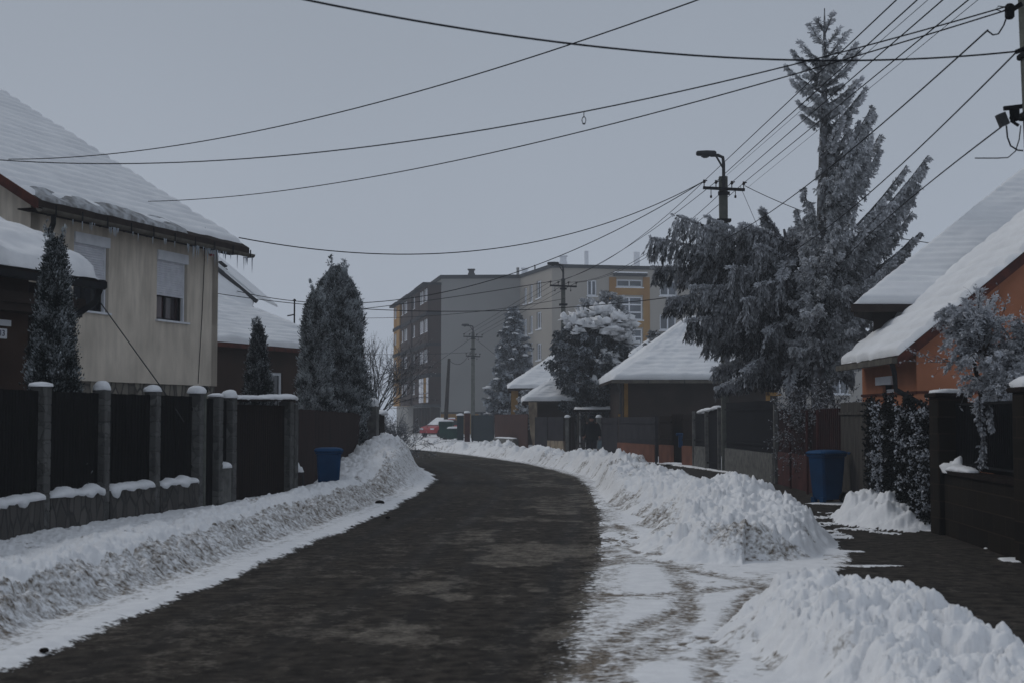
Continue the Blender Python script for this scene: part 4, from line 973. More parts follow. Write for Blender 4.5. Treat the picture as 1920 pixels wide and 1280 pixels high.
mb = MB(); a, b = fence_pt(930, 80.5), fence_pt(967, 76.8); mb.beam(a+z*.2, b+z*.2, .3, .5); w = mb.build('low_wall', M['concrete'], fb_)
mb = MB(); snow_strip(mb, a+z*.452, b+z*.452, .3, .08, 3, 14, .0); mb.build('snow_cover', M['snow'], w, True)
# ================================================================ ORANGE HOUSE, right
oh = thing('orange_house', (9.5, 29, 0), 'orange rendered house with a steep snow covered roof on the right', 'house')
zE, XE, TO = 2.78, 7.32, math.tan(math.radians(39)); YN, YF = 26.9, 31.6
XW = 7.78; WDT = 10.0; xr_ = XE+WDT/2+.3; zr_ = zE+TO*(xr_-XE)
mb = MB()
fw = Frame((XW, YF), (XW, YN+.47))   # side wall seen obliquely
s0, _ = fw.solve(1676, 730); s1, _ = fw.solve(1655, 730); s0, s1 = min(s0, s1), max(s0, s1); _, zt = fw.solve(1665, 716); 
wall_holes(mb, fw, 0, fw.L, 0, zE+TO*(XW-XE), [(s0, s1, 1.1, zt)], .25)
gy = YN+.45
mb.prism([(XW+.001, gy, 0), (2*xr_-XW, gy, 0), (2*xr_-XW, gy, zE+TO*(XW-XE)), (xr_, gy, zr_-.02), (XW+.001, gy, zE+TO*(XW-XE))], (0, .24, 0))
mb.build('wall', M['orange'], oh)
mb = MB(); mb.fbox(fw, -.02, fw.L+.02, 2.06, 2.11, -.01, .03); mb.box((XW+5, gy-.015, 2.085), (10, .03, .05)); mb.build('string_course', M['verge'], oh)
mb = MB(); mb.fbox(fw, s0, s0+.05, 1.1, zt, -.12, -.06); mb.fbox(fw, s1-.05, s1, 1.1, zt, -.12, -.06); mb.fbox(fw, s0+.05, s1-.05, 1.1, 1.15, -.12, -.06); wn = mb.build('window', M['dark_metal'], oh)
mb = MB(); zz = 1.5
while zz < zt-.15:
    mb.prism([fw.pt(s0+.05, zz, -.10), fw.pt(s0+.05, zz, -.075), fw.pt(s0+.05, zz+.02, -.065), fw.pt(s0+.05, zz+.042, -.075), fw.pt(s0+.05, zz+.044, -.10)], fw.d*(s1-s0-.1)); zz += .046
mb.build('roller_shutter', M['shutter'], wn)
mb = MB(); mb.fbox(fw, s0-.3, s1+.05, zt-.05, zt+.12, -.10, .08); mb.build('shutter_box', M['white'], wn)
mb = MB(); mb.fbox(fw, s0+.05, s1-.05, 1.15, zt-.02, -.13, -.12); mb.build('pane', M['glass'], wn)
TD = math.tan(math.radians(34)); C = Vector((7.44, 30.9, 4.06))
mb = MB()
A, B_ = Vector((XE, YN, zE)), Vector((XE, YF, zE)); Cn, Dn = Vector((xr_, YF+4, zr_)), Vector((xr_, YN, zr_))
mb.prism([A-z*.1, Vector((XE, YF, zE-.1)), Vector((xr_, YF, zr_-.1)), Dn-z*.1], z*.09)
A2 = Vector((2*xr_-XE, YN, zE)); mb.prism([A2-z*.1, Dn-z*.1, Vector((xr_, YF, zr_-.1)), Vector((2*xr_-XE, YF, zE-.1))], z*.09)
roof = mb.build('roof', M['tile'], oh)
mb = MB(); snow_slab(mb, [B_+z*.0+Vector((0, 0, 0)), A, Dn, Vector((xr_, YF, zr_))], .13, 60, 130, .38, 31, .06, .015, .10, .10); mb.build('snow_cover', M['roof_snow'], roof, True)
mb = MB(); mb.prism([(XE-.02, YN-.02, zE-.24), (xr_, YN-.02, zr_-.24), (xr_, YN-.02, zr_-.03), (XE-.02, YN-.02, zE-.03)], (0, .04, 0)); mb.build('verge_board', M['verge'], roof)
mb = MB(); mb.prism([(XE+.05, YN+.02, zE-.14), (xr_, YN+.02, zr_-.2), (xr_, YN+.02, zr_-.16), (XE+.05, YN+.02, zE-.10)], (0, .44, 0)); mb.build('soffit', M['dark_brown'], oh)
mb = MB(); mb.beam((XE-.06, YN+.02, zE-.10), (XE-.06, YF, zE-.10), .13, .11); mb.build('gutter', M['gutter'], oh)
mb = MB(); mb.tube([(XE-.06, YN+.25, zE-.15), (XE-.02, YN+.25, zE-.32), (XE+.02, YN+.3, zE-.65), (XW+.12, YN+.38, zE-.95), (XW+.16, YN+.38, zE-1.2), (XW+.16, YN+.38, .1)], .05, 8); mb.build('downpipe', M['dark_metal'], oh)
# upper wing with a hip
HX = 12; hp = C+Vector((6.2, 6.2/ math.tan(math.radians(45)), 6.2*TD)); hp2 = Vector((C.x+HX, hp.y, hp.z)); ce = Vector((C.x+HX, C.y, C.z))
mb = MB(); mb.prism([(C.x+.55, C.y+.5, 0), (C.x+HX, C.y+.5, 0), (C.x+HX, C.y+8, 0), (C.x+7.5, C.y+8, 0)], z*(C.z+.1)); mb.build('upper_wall', M['brownwall'], oh)
mb = MB(); mb.prism([C-z*.12, ce-z*.12, hp2-z*.12, hp-z*.12], z*.1); bk = Vector((hp.x, hp.y+6, C.z)); mb.prism([C-z*.125, hp-z*.125, bk-z*.125], -z*.15); mb.beam(C+Vector((-.05, -.02, -.1)), C+Vector((1.6, -.02, -.1)), .12, .16)
roof2 = mb.build('upper_roof', M['tile'], oh)
mb = MB(); snow_slab(mb, [C, ce, hp2, hp], .15, 110, 100, .36, 33, .05, .012, .14, .04); mb.build('snow_cover', M['roof_snow'], roof2, True)

# ================================================================ HIPPED BROWN HOUSE, centre
def hip_house(name, label, eL, eR, zE_, apexL, apexR, depth, wall_mt, corner=None, seed=1, th=.2, ov=.45, course=.34, gut=True, pipe=None, wall_in=.5):
    """front eave from eL to eR (x, y); apexes are world points on the ridge"""
    t = thing(name, ((eL[0]+eR[0])/2, eL[1]+2, 0), label, 'house')
    eL = Vector((*eL, zE_)); eR = Vector((*eR, zE_)); d = (eR-eL).normalized(); nrm = Vector((d.y, -d.x, 0)); bk = -nrm*depth
    mb = MB(); a, b = eL-nrm*wall_in+d*wall_in, eR-nrm*wall_in-d*wall_in
    def lo(p, q): return Vector((p.x, p.y, q))
    P = [a, b, b+bk-nrm*-2*wall_in, a+bk-nrm*-2*wall_in]
    mb.hexa([lo(p, 0) for p in P]+[lo(p, zE_-.02) for p in P]); mb.build('wall', M[wall_mt], t)
    if corner:
        mb = MB(); mb.box((a.x+.1, a.y-.01, zE_/2-.03), (.15, .08, zE_-.1), math.atan2(d.y, d.x)); mb.build('corner_strip', M[corner], t)
    aL, aR = Vector(apexL), Vector(apexR)
    mb = MB(); mb.prism([eL-z*.12, eR-z*.12, aR-z*.12, aL-z*.12], z*.1); mb.prism([eL-z*.12, aL-z*.12, eL+bk-z*.12], z*.1); mb.prism([eR-z*.12, eR+bk-z*.12, aR-z*.12], z*.1); mb.prism([eR+bk-z*.12, eL+bk-z*.12, aL-z*.12, aR-z*.12], z*.1)
    r = mb.build('roof', M['tile'], t)
    n_ = max(40, int((eR-eL).length*8)); sl_ = (aL-eL).length; nv = int(min(110, max(40, sl_/course*6)))
    mb = MB(); snow_slab(mb, [eL, eR, aR, aL], th, n_, nv, course, seed, .03, .03, .16, .05)
    snow_slab(mb, [eL+bk, eL, aL+z*.003, aL+z*.003-d*.02], th, n_//2, nv//2, course, seed+1, .03, .03, .16, .05)
    snow_slab(mb, [eR, eR+bk, aR+z*.003+d*.02, aR+z*.003], th, n_//2, nv//2, course, seed+2, .03, .03, .16, .05)
    mb.build('snow_cover', M['roof_snow'], r, True)
    if gut:
        mb = MB(); mb.beam(eL+nrm*.07-z*.08, eR+nrm*.07-z*.08, .13, .12); g_ = mb.build('gutter', M['gutter'], t)
        n = int((eR-eL).length/1.3)
        for k in range(1, n):
            q = eL.lerp(eR, k/n); mb = MB(); mb.beam(q+nrm*.14-z*.16, q+nrm*.14+z*.0, .03, .012); mb.build('gutter_bracket', M['dark_metal'], g_)
    return t, eL, eR, nrm, a
Y4 = 56.0
t4, eL, eR, nrm, a4 = hip_house('hipped_house', 'brown house with a tall pyramid of snow covered roof left of the big spruces',
    (at(1147, 710, Y4).x, Y4), (at(1486, 710, Y4).x, Y4), at(1147, 711, Y4).z, at(1296, 600, Y4+4.6), at(1306, 600, Y4+4.6), 9.5, 'brownwall', 'ochre', 5, .2, course=.42)
mb = MB(); q = a4; mb.tube([Vector((q.x-.25, q.y-.35, q.z-.1)), Vector((q.x-.12, q.y-.1, q.z-.5)), Vector((q.x-.12, q.y-.1, .5))], .05, 7); mb.build('downpipe', M['foil_grey'], t4)
p = at(1161, 778, 55.6); mb = MB(); mb.bbox((p.x, p.y, p.z), (.09, .06, .1), 0, .01); mb.build('reflector', M['ochre'], t4)
# flat roofed annex with yellow frame
an_ = thing('garden_shed', (at(1440, 740, 52).x, 52, 0), 'small dark shed with a yellow framed opening peeping over the black fence', 'shed')
a, b = at(1437, 738, 50), at(1466, 738, 50)
mb = MB(); mb.box((a.x+1.0, 51, .95), (2.2, 1.6, 1.9)); mb.build('wall', M['darkwall'], an_)
mb = MB(); mb.bbox(((a.x+b.x)/2, 50.1, a.z), (b.x-a.x, .08, .12), 0, .01); mb.bbox((a.x+.07, 50.1, a.z-.4), (.14, .08, .9), 0, .01); mb.build('frame', M['ochre'], an_)
# small houses left of the round pine
t5, *_ , a5 = hip_house('low_white_roofed_house', 'low house with ochre wall corner and smooth snow roof behind the cracked pillar',
    (at(952, 726, 82).x, 82), (at(1100, 726, 82).x, 82), at(952, 727, 82).z, at(1060, 655, 87), at(1066, 655, 87), 10, 'brownwall', None, 8, .2, gut=False)
mb = MB(); mb.box((at(965, 760, 82).x, 82.42, 1.6), (.42, .1, 3.1)); mb.build('corner_strip', M['ochre'], t5)
t6, eL6, eR6, *_ = hip_house('cracked_corner_house', 'small house with a cracked pale corner pillar under its snowy roof',
    (at(980, 750, 66).x, 66), (at(1090, 748, 66).x, 66), at(980, 751, 66).z, at(1072, 692, 69.5), at(1078, 692, 69.5), 7, 'brownwall', None, 11, .18, gut=False, wall_in=.55)
mb = MB(); zt6 = at(1000, 753, 65.8).z
R = []
for zz, w, dx in ((0, .26, .08), (.4, .2, .05), (.8, .3, 0), (1.3, .36, -.02), (1.8, .38, -.04), (zt6, .4, -.05)):
    cx = at(1001, 800, 65.8).x+dx; R.append([(cx-w/2, 65.6, zz), (cx+w/2, 65.6, zz), (cx+w/2, 66, zz), (cx-w/2, 66, zz)])
mb.loft(R); mb.build('corner_pillar', M['cracked'], t6)
# roof slope behind the pine on the right side
t7, *_ = hip_house('hidden_back_house', 'snowy roof slope showing between the round pine and the pyramid roof',
    (at(1120, 705, 76).x, 76), (at(1240, 700, 76).x, 76), at(1150, 715, 76).z, at(1222, 640, 81), at(1232, 640, 81), 10, 'brownwall', None, 14, .2, gut=False)

# ================================================================ APARTMENT BLOCK
apt = thing('apartment_block', (-2, 140, 0), 'grey and beige five storey apartment block with brown and orange balcony bays', 'building')
zT = at(827, 518, 137).z
pN = (at(827, 700, 137).x, 137.0); pFar = (at(744, 700, 176).x, 176.0); pSide = (at(975, 700, 136.6).x, 136.6); pC = (at(1035, 700, 127).x, 127.0)
pR = (at(1290, 700, 129.6).x, 129.6); dR = Vector((pR[0]-pC[0], pR[1]-pC[1], 0)).normalized(); pRR = (pC[0]+dR.x*30, pC[1]+dR.y*30)
fF = Frame(pFar, pN); fS = Frame(pN, pSide); fM = Frame(pSide, pC); fR = Frame(pC, pRR)
win = []; 
def awin(fr, x0, x1, y0, y1, n=0):
    a = fr.solve(x0, y0, n); b = fr.solve(x1, y1, n); return (min(a[0], b[0]), max(a[0], b[0]), min(a[1], b[1]), max(a[1], b[1]))
WM = []   # windows on the receding facet
for yy in (0, 58, 116, 174):
    for (x0, x1, t0, b0) in ((982, 988, 541, 569), (993, 999, 535, 566), (1006, 1015, 528, 558)):
        WM.append(awin(fM, x0, x1, t0+yy*(1-.0), b0+yy))
WR = []
for yy in (0, 60, 120, 180):
    WR.append(awin(fR, 1101, 1119, 525+yy, 555+yy)); WR.append(awin(fR, 1237, 1270, (527 if yy == 0 else 530)+yy, 555+yy))
    if yy: WR[-1] = awin(fR, 1237, 1268, 590+yy-60, 619+yy-60)
    for x in (1330, 1400, 1480, 1560): WR.append(awin(fR, x, x+32, 530+yy, 558+yy))
SW = [awin(fR, 1156, 1205, 524, 539)]
for k in range(3): SW.append(awin(fR, 1156, 1205, 556+k*60, 600+k*60))
mb = MB(); wall_holes(mb, fR, 0, fR.L, 0, at(1035, 498, 127).z, WR+SW, .35); mb.build('wall', M['apt_beige'], apt)
mb = MB(); zM = at(1035, 498, 127).z; wall_holes(mb, fM, 0, fM.L, 0, zM, WM, .35); mb.build('wall', M['apt_beige'], apt)
mb = MB(); mb.add([fS.pt(0, 0), fS.pt(fS.L, 0), fS.pt(fS.L, zT), fS.pt(0, zT)], [(0, 1, 2, 3)])
mb.add([fF.pt(0, 0), fF.pt(fF.L, 0), fF.pt(fF.L, zT), fF.pt(0, zT)], [(0, 1, 2, 3)])
mb.add([fF.pt(0, 0), fF.pt(0, 0, -12), fF.pt(0, zT, -12), fF.pt(0, zT)], [(0, 1, 2, 3)]); mb.build('wall', M['apt_grey'], apt)
mb = MB(); zb_ = at(900, 775, 136.8).z; mb.fbox(fS, .0, fS.L*.62, 0, zb_, -.0, .05); mb.build('ochre_base', M['ochre'], apt)
mb = MB(); mb.fbox(fS, 0, fS.L, zb_, zb_+.18, 0, .06); mb.fbox(fS, -.05, fS.L, zT-.25, zT+.1, -.3, .1)
mb.fbox(fM, 0, fM.L+.05, zM-.2, zM+.12, -.3, .12); mb.fbox(fR, -.02, fR.L, zM-.2, zM+.125, -.3, .12); mb.fbox(fF, 0, fF.L, zT-.25, zT+.1, -.3, .1); mb.build('roof_edge', M['roof_edge'], apt)
mb = MB(); mb.prism([fF.pt(0, zT, -.3), fF.pt(fF.L, zT, -.3), fS.pt(fS.L, zT, -.3), fF.pt(0, zT, -16)+Vector((6, 0, 0))], z*.05)
mb.prism([fR.pt(0, zM, -.3), fR.pt(fR.L, zM, -.3), fR.pt(fR.L, zM, -12), fR.pt(0, zM, -12)], z*.06); mb.build('roof', M['snow'], apt)
def put_window(fr, w, n=-.12, mull=1, frame='white', pane='apt_window_dark', bars=()):
    s0, s1, z0, z1 = w; t = .12; mb = MB(); mb.fbox(fr, s0, s0+t, z0, z1, n-.08, n); mb.fbox(fr, s1-t, s1, z0, z1, n-.08, n); mb.fbox(fr, s0+t, s1-t, z0, z0+t, n-.08, n); mb.fbox(fr, s0+t, s1-t, z1-t, z1, n-.08, n)
    for k in range(mull): c = s0+(s1-s0)*(k+1)/(mull+1); mb.fbox(fr, c-t/2, c+t/2, z0+t, z1-t, n-.08, n)
    for b in bars: zz = z0+(z1-z0)*b; mb.fbox(fr, s0+t, s1-t, zz-t/2, zz+t/2, n-.07, n+.004)
    wn = mb.build('window', M[frame], apt); mb = MB(); mb.fbox(fr, s0+t, s1-t, z0+t, z1-t, n-.06, n-.05); mb.build('pane', M[pane], wn)
    mb = MB(); mb.fbox(fr, s0-.1, s1+.1, z0-.1, z0, -.1, .1); mb.build('sill', M['white'], wn)
for w in WM: put_window(fM, w)
for w in WR: put_window(fR, w)
put_window(fR, SW[0], -.12, 1)
for w in SW[1:]: put_window(fR, w, -.12, 1, bars=(.33, .66))
# orange stairwell surround
def ffb(x0, x1, y0, y1, fr=fR, n=.06, nm='stairwell_surround', mt='apt_orange'):
    w = awin(fr, x0, x1, y0, y1); mb = MB(); mb.fbox(fr, *w, .0, n); return mb.build(nm, M[mt], apt)
zlo = 740
ffb(1142, 1155.5, 520, 548); ffb(1205.5, 1219, 520, zlo); ffb(1155.6, 1205.4, 540, 554); ffb(1142, 1155.5, 553, zlo, n=.055)
for k in (1, 2): ffb(1155.6, 1205.4, 601+60*(k-1), 614+60*(k-1))
w = awin(fR, 1150, 1210, 513, 519); mb = MB(); mb.fbox(fR, w[0], w[1], w[2], w[3], .0, .7); o = mb.build('canopy', M['roof_edge'], apt)
mb = MB(); mb.fbox(fR, w[0], w[1], w[3], w[3]+.12, .0, .7); mb.build('snow_cover', M['snow'], o)
# chimneys and vents
def onroof(px, py0, py1, Y, w, label_mt='apt_grey', cap=False, name='chimney'):
    a, b = at(px, py0, Y), at(px, py1, Y); b.z = min(b.z, 14.9); mb = MB(); mb.bbox((a.x, a.y, (a.z+b.z)/2), (w, w, a.z-b.z), 0, .03)
    if cap: mb.bbox((a.x, a.y, a.z+.05), (w*1.35, w*1.35, .12), 0, .03); mb.bbox((a.x, a.y, (a.z+b.z)/2+.15), (w*1.25, w*1.25, .25), 0, .03)
    mb.build(name, M[label_mt], apt)
onroof(884, 507, 520, 140, .55, 'foil_grey', True, 'vent'); onroof(971, 502, 520, 139, .28); onroof(984, 505, 520, 139, .55, 'white', True, 'vent'); onroof(1003, 497, 512, 135, .15)
onroof(1056, 482, 500, 131, .6, 'white', True, 'vent'); onroof(1099.5, 471, 500, 132, .38, 'white'); onroof(1193.5, 473, 502, 133, .55, 'white'); onroof(1316, 470, 502, 133, .5, 'white')
# balcony bays on the receding facade (near to far): pixel extents measured at the face of each bay
bays = [(826.5, 786, 533, 1.3, 'apt_brown'), (785, 772, 549, 1.3, 'apt_brown'), (770.5, 750, 560, 1.45, 'apt_brown'), (749, 738, 575, 1.6, 'apt_orange')]
sl2 = []
for k, (xa, xb, yt, n, mt_) in enumerate(bays):
    s_a, za = fF.solve(xa, 650, n); s_b, _ = fF.solve(xb, 650, n); _, zt_ = fF.solve((xa+xb)/2 if k else 800, yt+ (0 if k else 4), n); zt_ = 14.35-.05*k
    s_lo, s_hi = min(s_a, s_b), max(s_a, s_b)
    if k == 0: s_hi = fF.L-.05
    zf0 = 2.9; fh = 2.95
    pw0 = s_hi-s_lo
    cut = s_lo+pw0*.46 if k == 0 else None
    holes = []; wins = []
    def addw(xa_, xb_, z0_, z1_):
        a, b = fF.solve(xa_, 650, n)[0], fF.solve(xb_, 650, n)[0]; a, b = max(s_lo+.1, min(a, b)), min(s_hi-.1, max(a, b)); holes.append((a, b, z0_, z1_)); wins.append((a, b, z0_, z1_))
    for fl in range(4):
        z0_ = zf0+fl*fh+1.05; z1_ = z0_+1.3
        if k == 0:
            addw(787, 794, z0_, z1_); addw(795.5, 803.5, z0_, z1_)
        elif k == 1: addw(773, 778, z0_, z1_)
        elif k == 2: addw(751, 756, z0_, z1_); addw(758, 763.5, z0_, z1_)
        else: addw(739, 743, z0_, z1_)
    mb = MB(); wall_holes(mb, fF, s_lo, s_hi, zf0, zt_, holes, .2, n)
    P = fF.pt
    mb.add([P(s_lo, zf0, 0), P(s_hi, zf0, 0), P(s_hi, zf0, n-.2), P(s_lo, zf0, n-.2)], [(0, 1, 2, 3)])
    mb.add([P(s_hi, zf0, 0), P(s_hi, zf0, n), P(s_hi, zt_, n), P(s_hi, zt_, 0)], [(0, 1, 2, 3)]); mb.add([P(s_lo, zf0, 0), P(s_lo, zf0, n), P(s_lo, zt_, n), P(s_lo, zt_, 0)], [(3, 2, 1, 0)])
    bay = mb.build('balcony_bay', M[mt_], apt)
    if k == 2: mb = MB(); mb.fbox(fF, s_lo, s_hi, zf0+3*fh+2.45, zt_, n, n+.04); mb.build('parapet', M['apt_teal'], bay)
    for w in wins:
        mb = MB(); mb.fbox(fF, w[0], w[1], w[2], w[3], n-.12, n-.1); o = mb.build('pane', M['apt_window'], bay)
        mb = MB(); t = .07
        for e in ((w[0], w[0]+t, w[2], w[3]), (w[1]-t, w[1], w[2], w[3]), ((w[0]+w[1])/2-t/2, (w[0]+w[1])/2+t/2, w[2]+.0, w[3]), (w[0], w[1], w[2], w[2]+t)): mb.fbox(fF, *e, n-.09, n-.03+(.002 if e[1]-e[0] > .3 else 0))
        mb.build('window_frame', M['white'], bay)
    for fl in range(1, 5):
        zz = zf0+fl*fh-.1; mb = MB(); mb.fbox(fF, s_lo-.02, s_hi+.03, zz-.22, zz+.12, -.0, n+.12) if fl < 4 else mb.fbox(fF, s_lo-.2, s_hi+.15, zt_, zt_+.22, 0, n+.5); mb.build('floor_band', M['apt_dark'], bay)
    if k == 0:
        sx = lambda x: fF.solve(x, 650, n)[0]
        mb = MB(); mb.fbox(fF, sx(804.5), s_hi, zf0+.1, zf0+fh-.45, n, n+.02); mb.build('balcony_panel', M['apt_red'], bay)
        for j, m_ in enumerate(('shutter', 'apt_window', 'ochre', 'apt_window')):
            x_ = (786.5, 791, 795.5, 800)[j]
            for (za_, zb2) in ((zf0+.15, zf0+1.0), (zf0+1.1, zf0+fh-.42)): mb = MB(); mb.fbox(fF, sx(x_), sx(x_+4), za_, zb2, n, n+.05); mb.build('glazed_panel', M[m_], bay)
        mb = MB(); mb.fbox(fF, s_lo, s_hi, zf0-.25, zf0, 0, n+.5); mb.build('entrance_canopy', M['roof_edge'], apt)
# dark ground floor entrance of the balcony side
for q in np.linspace(fF.L-15, fF.L-1, 7): mb = MB(); mb.fbox(fF, q, q+.35, 0, 2.6, .02, .9); mb.build('entrance_pier', M['brownwall'], apt)

# ================================================================ UTILITY POLES
def util_pole(name, label, px, Y, zarm, w0=.30, w1=.20, lamp=True, armlen=1.95, second=None, arm_rz=0.0, zpole=None, lampz=None, lamp_dx=-.75, group='concrete utility poles along the street'):
    x = (px-960)/F*(Y*CP+(zarm-CAMZ)*SP); t = thing(name, (x, Y, 0), label, 'utility pole', group)
    zpole = zpole or zarm+.35
    mb = MB(); R = []
    for k in range(9):
        zz = zpole*k/8; w = (w0+(w1-w0)*k/8)/2; R.append([(x-w, Y-w*.8, zz), (x+w, Y-w*.8, zz), (x+w, Y+w*.8, zz), (x-w, Y+w*.8, zz)])
    mb.loft(R); mb.build('shaft', M['pole_concrete'], t)
    tips = []
    def arm(za, L, nm='crossarm', n=4):
        ca, sa = math.cos(arm_rz), math.sin(arm_rz)
        mb = MB(); mb.beam((x-ca*L/2, Y-sa*L/2-.14, za+.0), (x+ca*L/2, Y+sa*L/2-.14, za-.06), .09, .08); mb.beam((x-.17, Y-.14, za-.16), (x+.17, Y-.14, za-.16), .06, .1); a = mb.build(nm, M['dark_metal'], t)
        for f in (-.95, -.38, .38, .95)[:n]:
            c = Vector((x+ca*L/2*f, Y+sa*L/2*f-.14, za+.03-.06*(f+1)/2)); mb = MB()
            mb.tube([c, c+z*.1, c+z*.12, c+z*.15, c+z*.17, c+z*.21], [.015, .015, .045, .05, .03, .03], 8); mb.tube([c+z*.16, c+Vector((.09, 0, .19))], .02, 6); mb.build('insulator', M['insulator'], a); tips.append(c+z*.17)
        for f in (-.62, .55):
            c = Vector((x+ca*L/2*f, Y+sa*L/2*f-.14, za-.04)); mb = MB(); mb.tube([c, c-z*.18, c-z*.19, c-z*.26], [.012, .012, .035, .03], 7); mb.build('insulator', M['insulator'], a)
    arm(zarm, armlen)
    if second: arm(zarm-second, armlen*.75, 'lower_crossarm', 4)
    mb = MB(); mb.bbox((x, Y-.02, zarm-.95), (.42, .3, .09), 0, .01); mb.build('clamp', M['dark_metal'], t)
    if lamp:
        zl = lampz or zarm+1.0
        mb = MB(); mb.tube([(x, Y-.1, zarm-.2), (x, Y-.1, zl-.25), (x-.02, Y-.1, zl-.06), (x+lamp_dx*.25, Y-.1, zl), (x+lamp_dx*.62, Y-.1, zl)], .05, 7); mb.tube([(x, Y-.1, zl-.4), (x+lamp_dx*.35, Y-.1, zl-.02)], .03, 6); la = mb.build('lamp_bracket', M['foil_grey'], t)
        mb = MB(); c = Vector((x+lamp_dx*.8, Y-.1, zl+.06)); R = []
        for s, hw, h in ((-.30, .09, .05), (-.26, .12, .075), (.0, .14, .09), (.24, .12, .08), (.28, .09, .05)):
            R.append([(c.x+s, c.y+hw*math.cos(a), c.z+h*math.sin(a)) for a in [i*math.pi/5 for i in range(10)]])
        mb.loft(R); hd = mb.build('lamp_head', M['foil_grey'], t)
        mb = MB(); mb.loft([[(c.x-.04+r*math.cos(a)*1.3, c.y+r*math.sin(a), c.z+q) for a in [i*math.pi/5 for i in range(10)]] for r, q in ((.11, -.06), (.09, -.11), (.04, -.14))]); mb.build('lamp_glass', M['glass'], hd)
    return t, tips
zarm1 = at(1357, 354, 41.5).z
P1, T1 = util_pole('utility_pole', 'concrete utility pole with street lamp and crossarm behind the leaning spruce', 1356, 41.5, zarm1, .19, .24, lampz=at(1350, 293, 41.5).z, armlen=1.22, lamp_dx=-.62)
P1.data if False else None
P2, T2 = util_pole('utility_pole', 'concrete utility pole with street lamp rising behind the round snowy pine', 1056, 71.0, at(1055, 536, 71).z, .30, .2, lampz=at(1050, 497, 71).z, armlen=1.35, lamp_dx=-.62)
P3, T3_ = util_pole('utility_pole', 'far concrete utility pole with two crossarms in front of the blank grey wall', 887, 112, at(887, 631, 112).z, .34, .24, second=1.5, lampz=at(880, 611, 112).z, armlen=1.5, lamp_dx=-.75)
wp = thing('wooden_pole', (at(836, 800, 104).x, 104, 0), 'plain leaning dark wooden pole left of the far concrete pole', 'pole')
mb = MB(); a, b = at(834, 812, 104), at(842, 672, 104); a.z = 0; mb.tube([a, a.lerp(b, .5), b], [.17, .14, .1], 8); mb.build('shaft', M['bark'], wp)
# near pole at the right edge of the frame
YP = 12.0; xp = at(1909, 0, YP+.17).x+.17
np_ = thing('roadside_pole', (xp, YP, 0), 'nearest dark pole with cable clamps and junction box at the right edge', 'utility pole')
mb = MB(); R = []
for k in range(9):
    zz = 9.0*k/8; w = .17; q = xp+(5.1-zz)*.022; R.append([(q-w, YP-w, zz), (q+w, YP-w, zz), (q+w, YP+w, zz), (q-w, YP+w, zz)])
mb.loft(R); mb.build('shaft', M['pole_concrete'], np_)
def npart(nm, mt_, fn): mb = MB(); fn(mb); return mb.build(nm, M[mt_], np_)
q1 = at(1893, 22, YP-.1)
npart('cable_clamp', 'black_metal', lambda m: (m.bbox(tuple(q1), (.07, .07, .13), 0, .015), m.beam(q1, at(1915, 8, YP-.1), .04, .04)))
q2 = at(1905, 98, YP-.1); npart('pole_band', 'black_metal', lambda m: (m.bbox((xp, YP, q2.z+.02), (.38, .38, .05), 0, .01), m.tube([q2, q2+Vector((.08, 0, .03))], .022, 6)))
q3 = at(1903, 214, YP-.12)
npart('bracket', 'black_metal', lambda m: (m.bbox((xp, YP, q3.z+.03), (.38, .38, .06), 0, .01), m.beam(at(1882, 204, YP-.15), at(1916, 200, YP-.15), .03, .035), m.bbox(tuple(q3), (.06, .08, .12), 0, .01), m.tube([at(1895, 205, YP-.15), at(1897, 228, YP-.15), at(1910, 236, YP-.15)], .014, 6), m.tube([at(1908, 205, YP-.15), at(1905, 222, YP-.15), at(1893, 222, YP-.15)], .012, 6)))
jb = MB(); a, b = at(1875, 214, YP-.18), at(1884, 236, YP-.18); jb.beam(a, b, .075, .07); o = jb.build('junction_box', M['foil_grey'], np_)
npart('cable_loop', 'wire', lambda m: m.tube([at(1887, 236, YP-.18), at(1889, 258, YP-.18), at(1895, 274, YP-.18), at(1908, 282, YP-.18), at(1918, 283, YP-.18)], .007, 6))
npart('cable_loop', 'wire', lambda m: m.tube([at(1914, 236, YP-.16), at(1911, 262, YP-.16), at(1904, 284, YP-.16), at(1890, 296, YP-.16), at(1870, 297, YP-.16), at(1828, 297, YP-.16)], .005, 6))
npart('cable_loop', 'wire', lambda m: m.tube([at(1850, 57, YP-.1), at(1862, 66, YP-.1), at(1872, 64, YP-.1), at(1882, 48, YP-.1), at(1887, 34, YP-.1), at(1890, 28, YP-.1)], .007, 6))
npart('cable_loop', 'wire', lambda m: m.tube([at(1888, 14, YP-.1), at(1872, 12, YP-.1), at(1866, 18, YP-.1), at(1878, 22, YP-.1), at(1890, 16, YP-.1)], .0045, 6))

# ================================================================ WIRES
wgroup = None
def wire(label, A, B, mid=None, r=.011, name='overhead_cable', cat='cable', n=40):
    a = at(*A) if not isinstance(A, Vector) else A; b = at(*B) if not isinstance(B, Vector) else B; k = 0
    if mid:
        best = 1e9
        for i in range(1, 400):
            t = i/400; p = a.lerp(b, t); q = proj(p)
            if abs(q[0]-mid[0]) < best: best = abs(q[0]-mid[0]); tb = t; pb_ = p
        pt_ = at(mid[0], mid[1], pb_.y); k = (pt_.z-pb_.z)/(4*tb*(1-tb))
    pts = []
    for i in range(n+1):
        t = i/n; p = a.lerp(b, t); pts.append(p+Vector((0, 0, 4*k*t*(1-t))))
    mb = MB(); mb.tube(pts, r*.78, 5); o = mb.build(name, M['wire'], None, True); tag(o, label, cat); return pts
NP = YP-.1
wire('thick cable swooping over the street from the near right pole towards the top centre', (1905, 97, NP), (250, -75, 8.5), (1120, 88), .010)
w2p = wire('cable rising from the near corner of the beige house roof over the street', (16, 299, 24.6), (1560, -95, 13), (620, 215), .010)
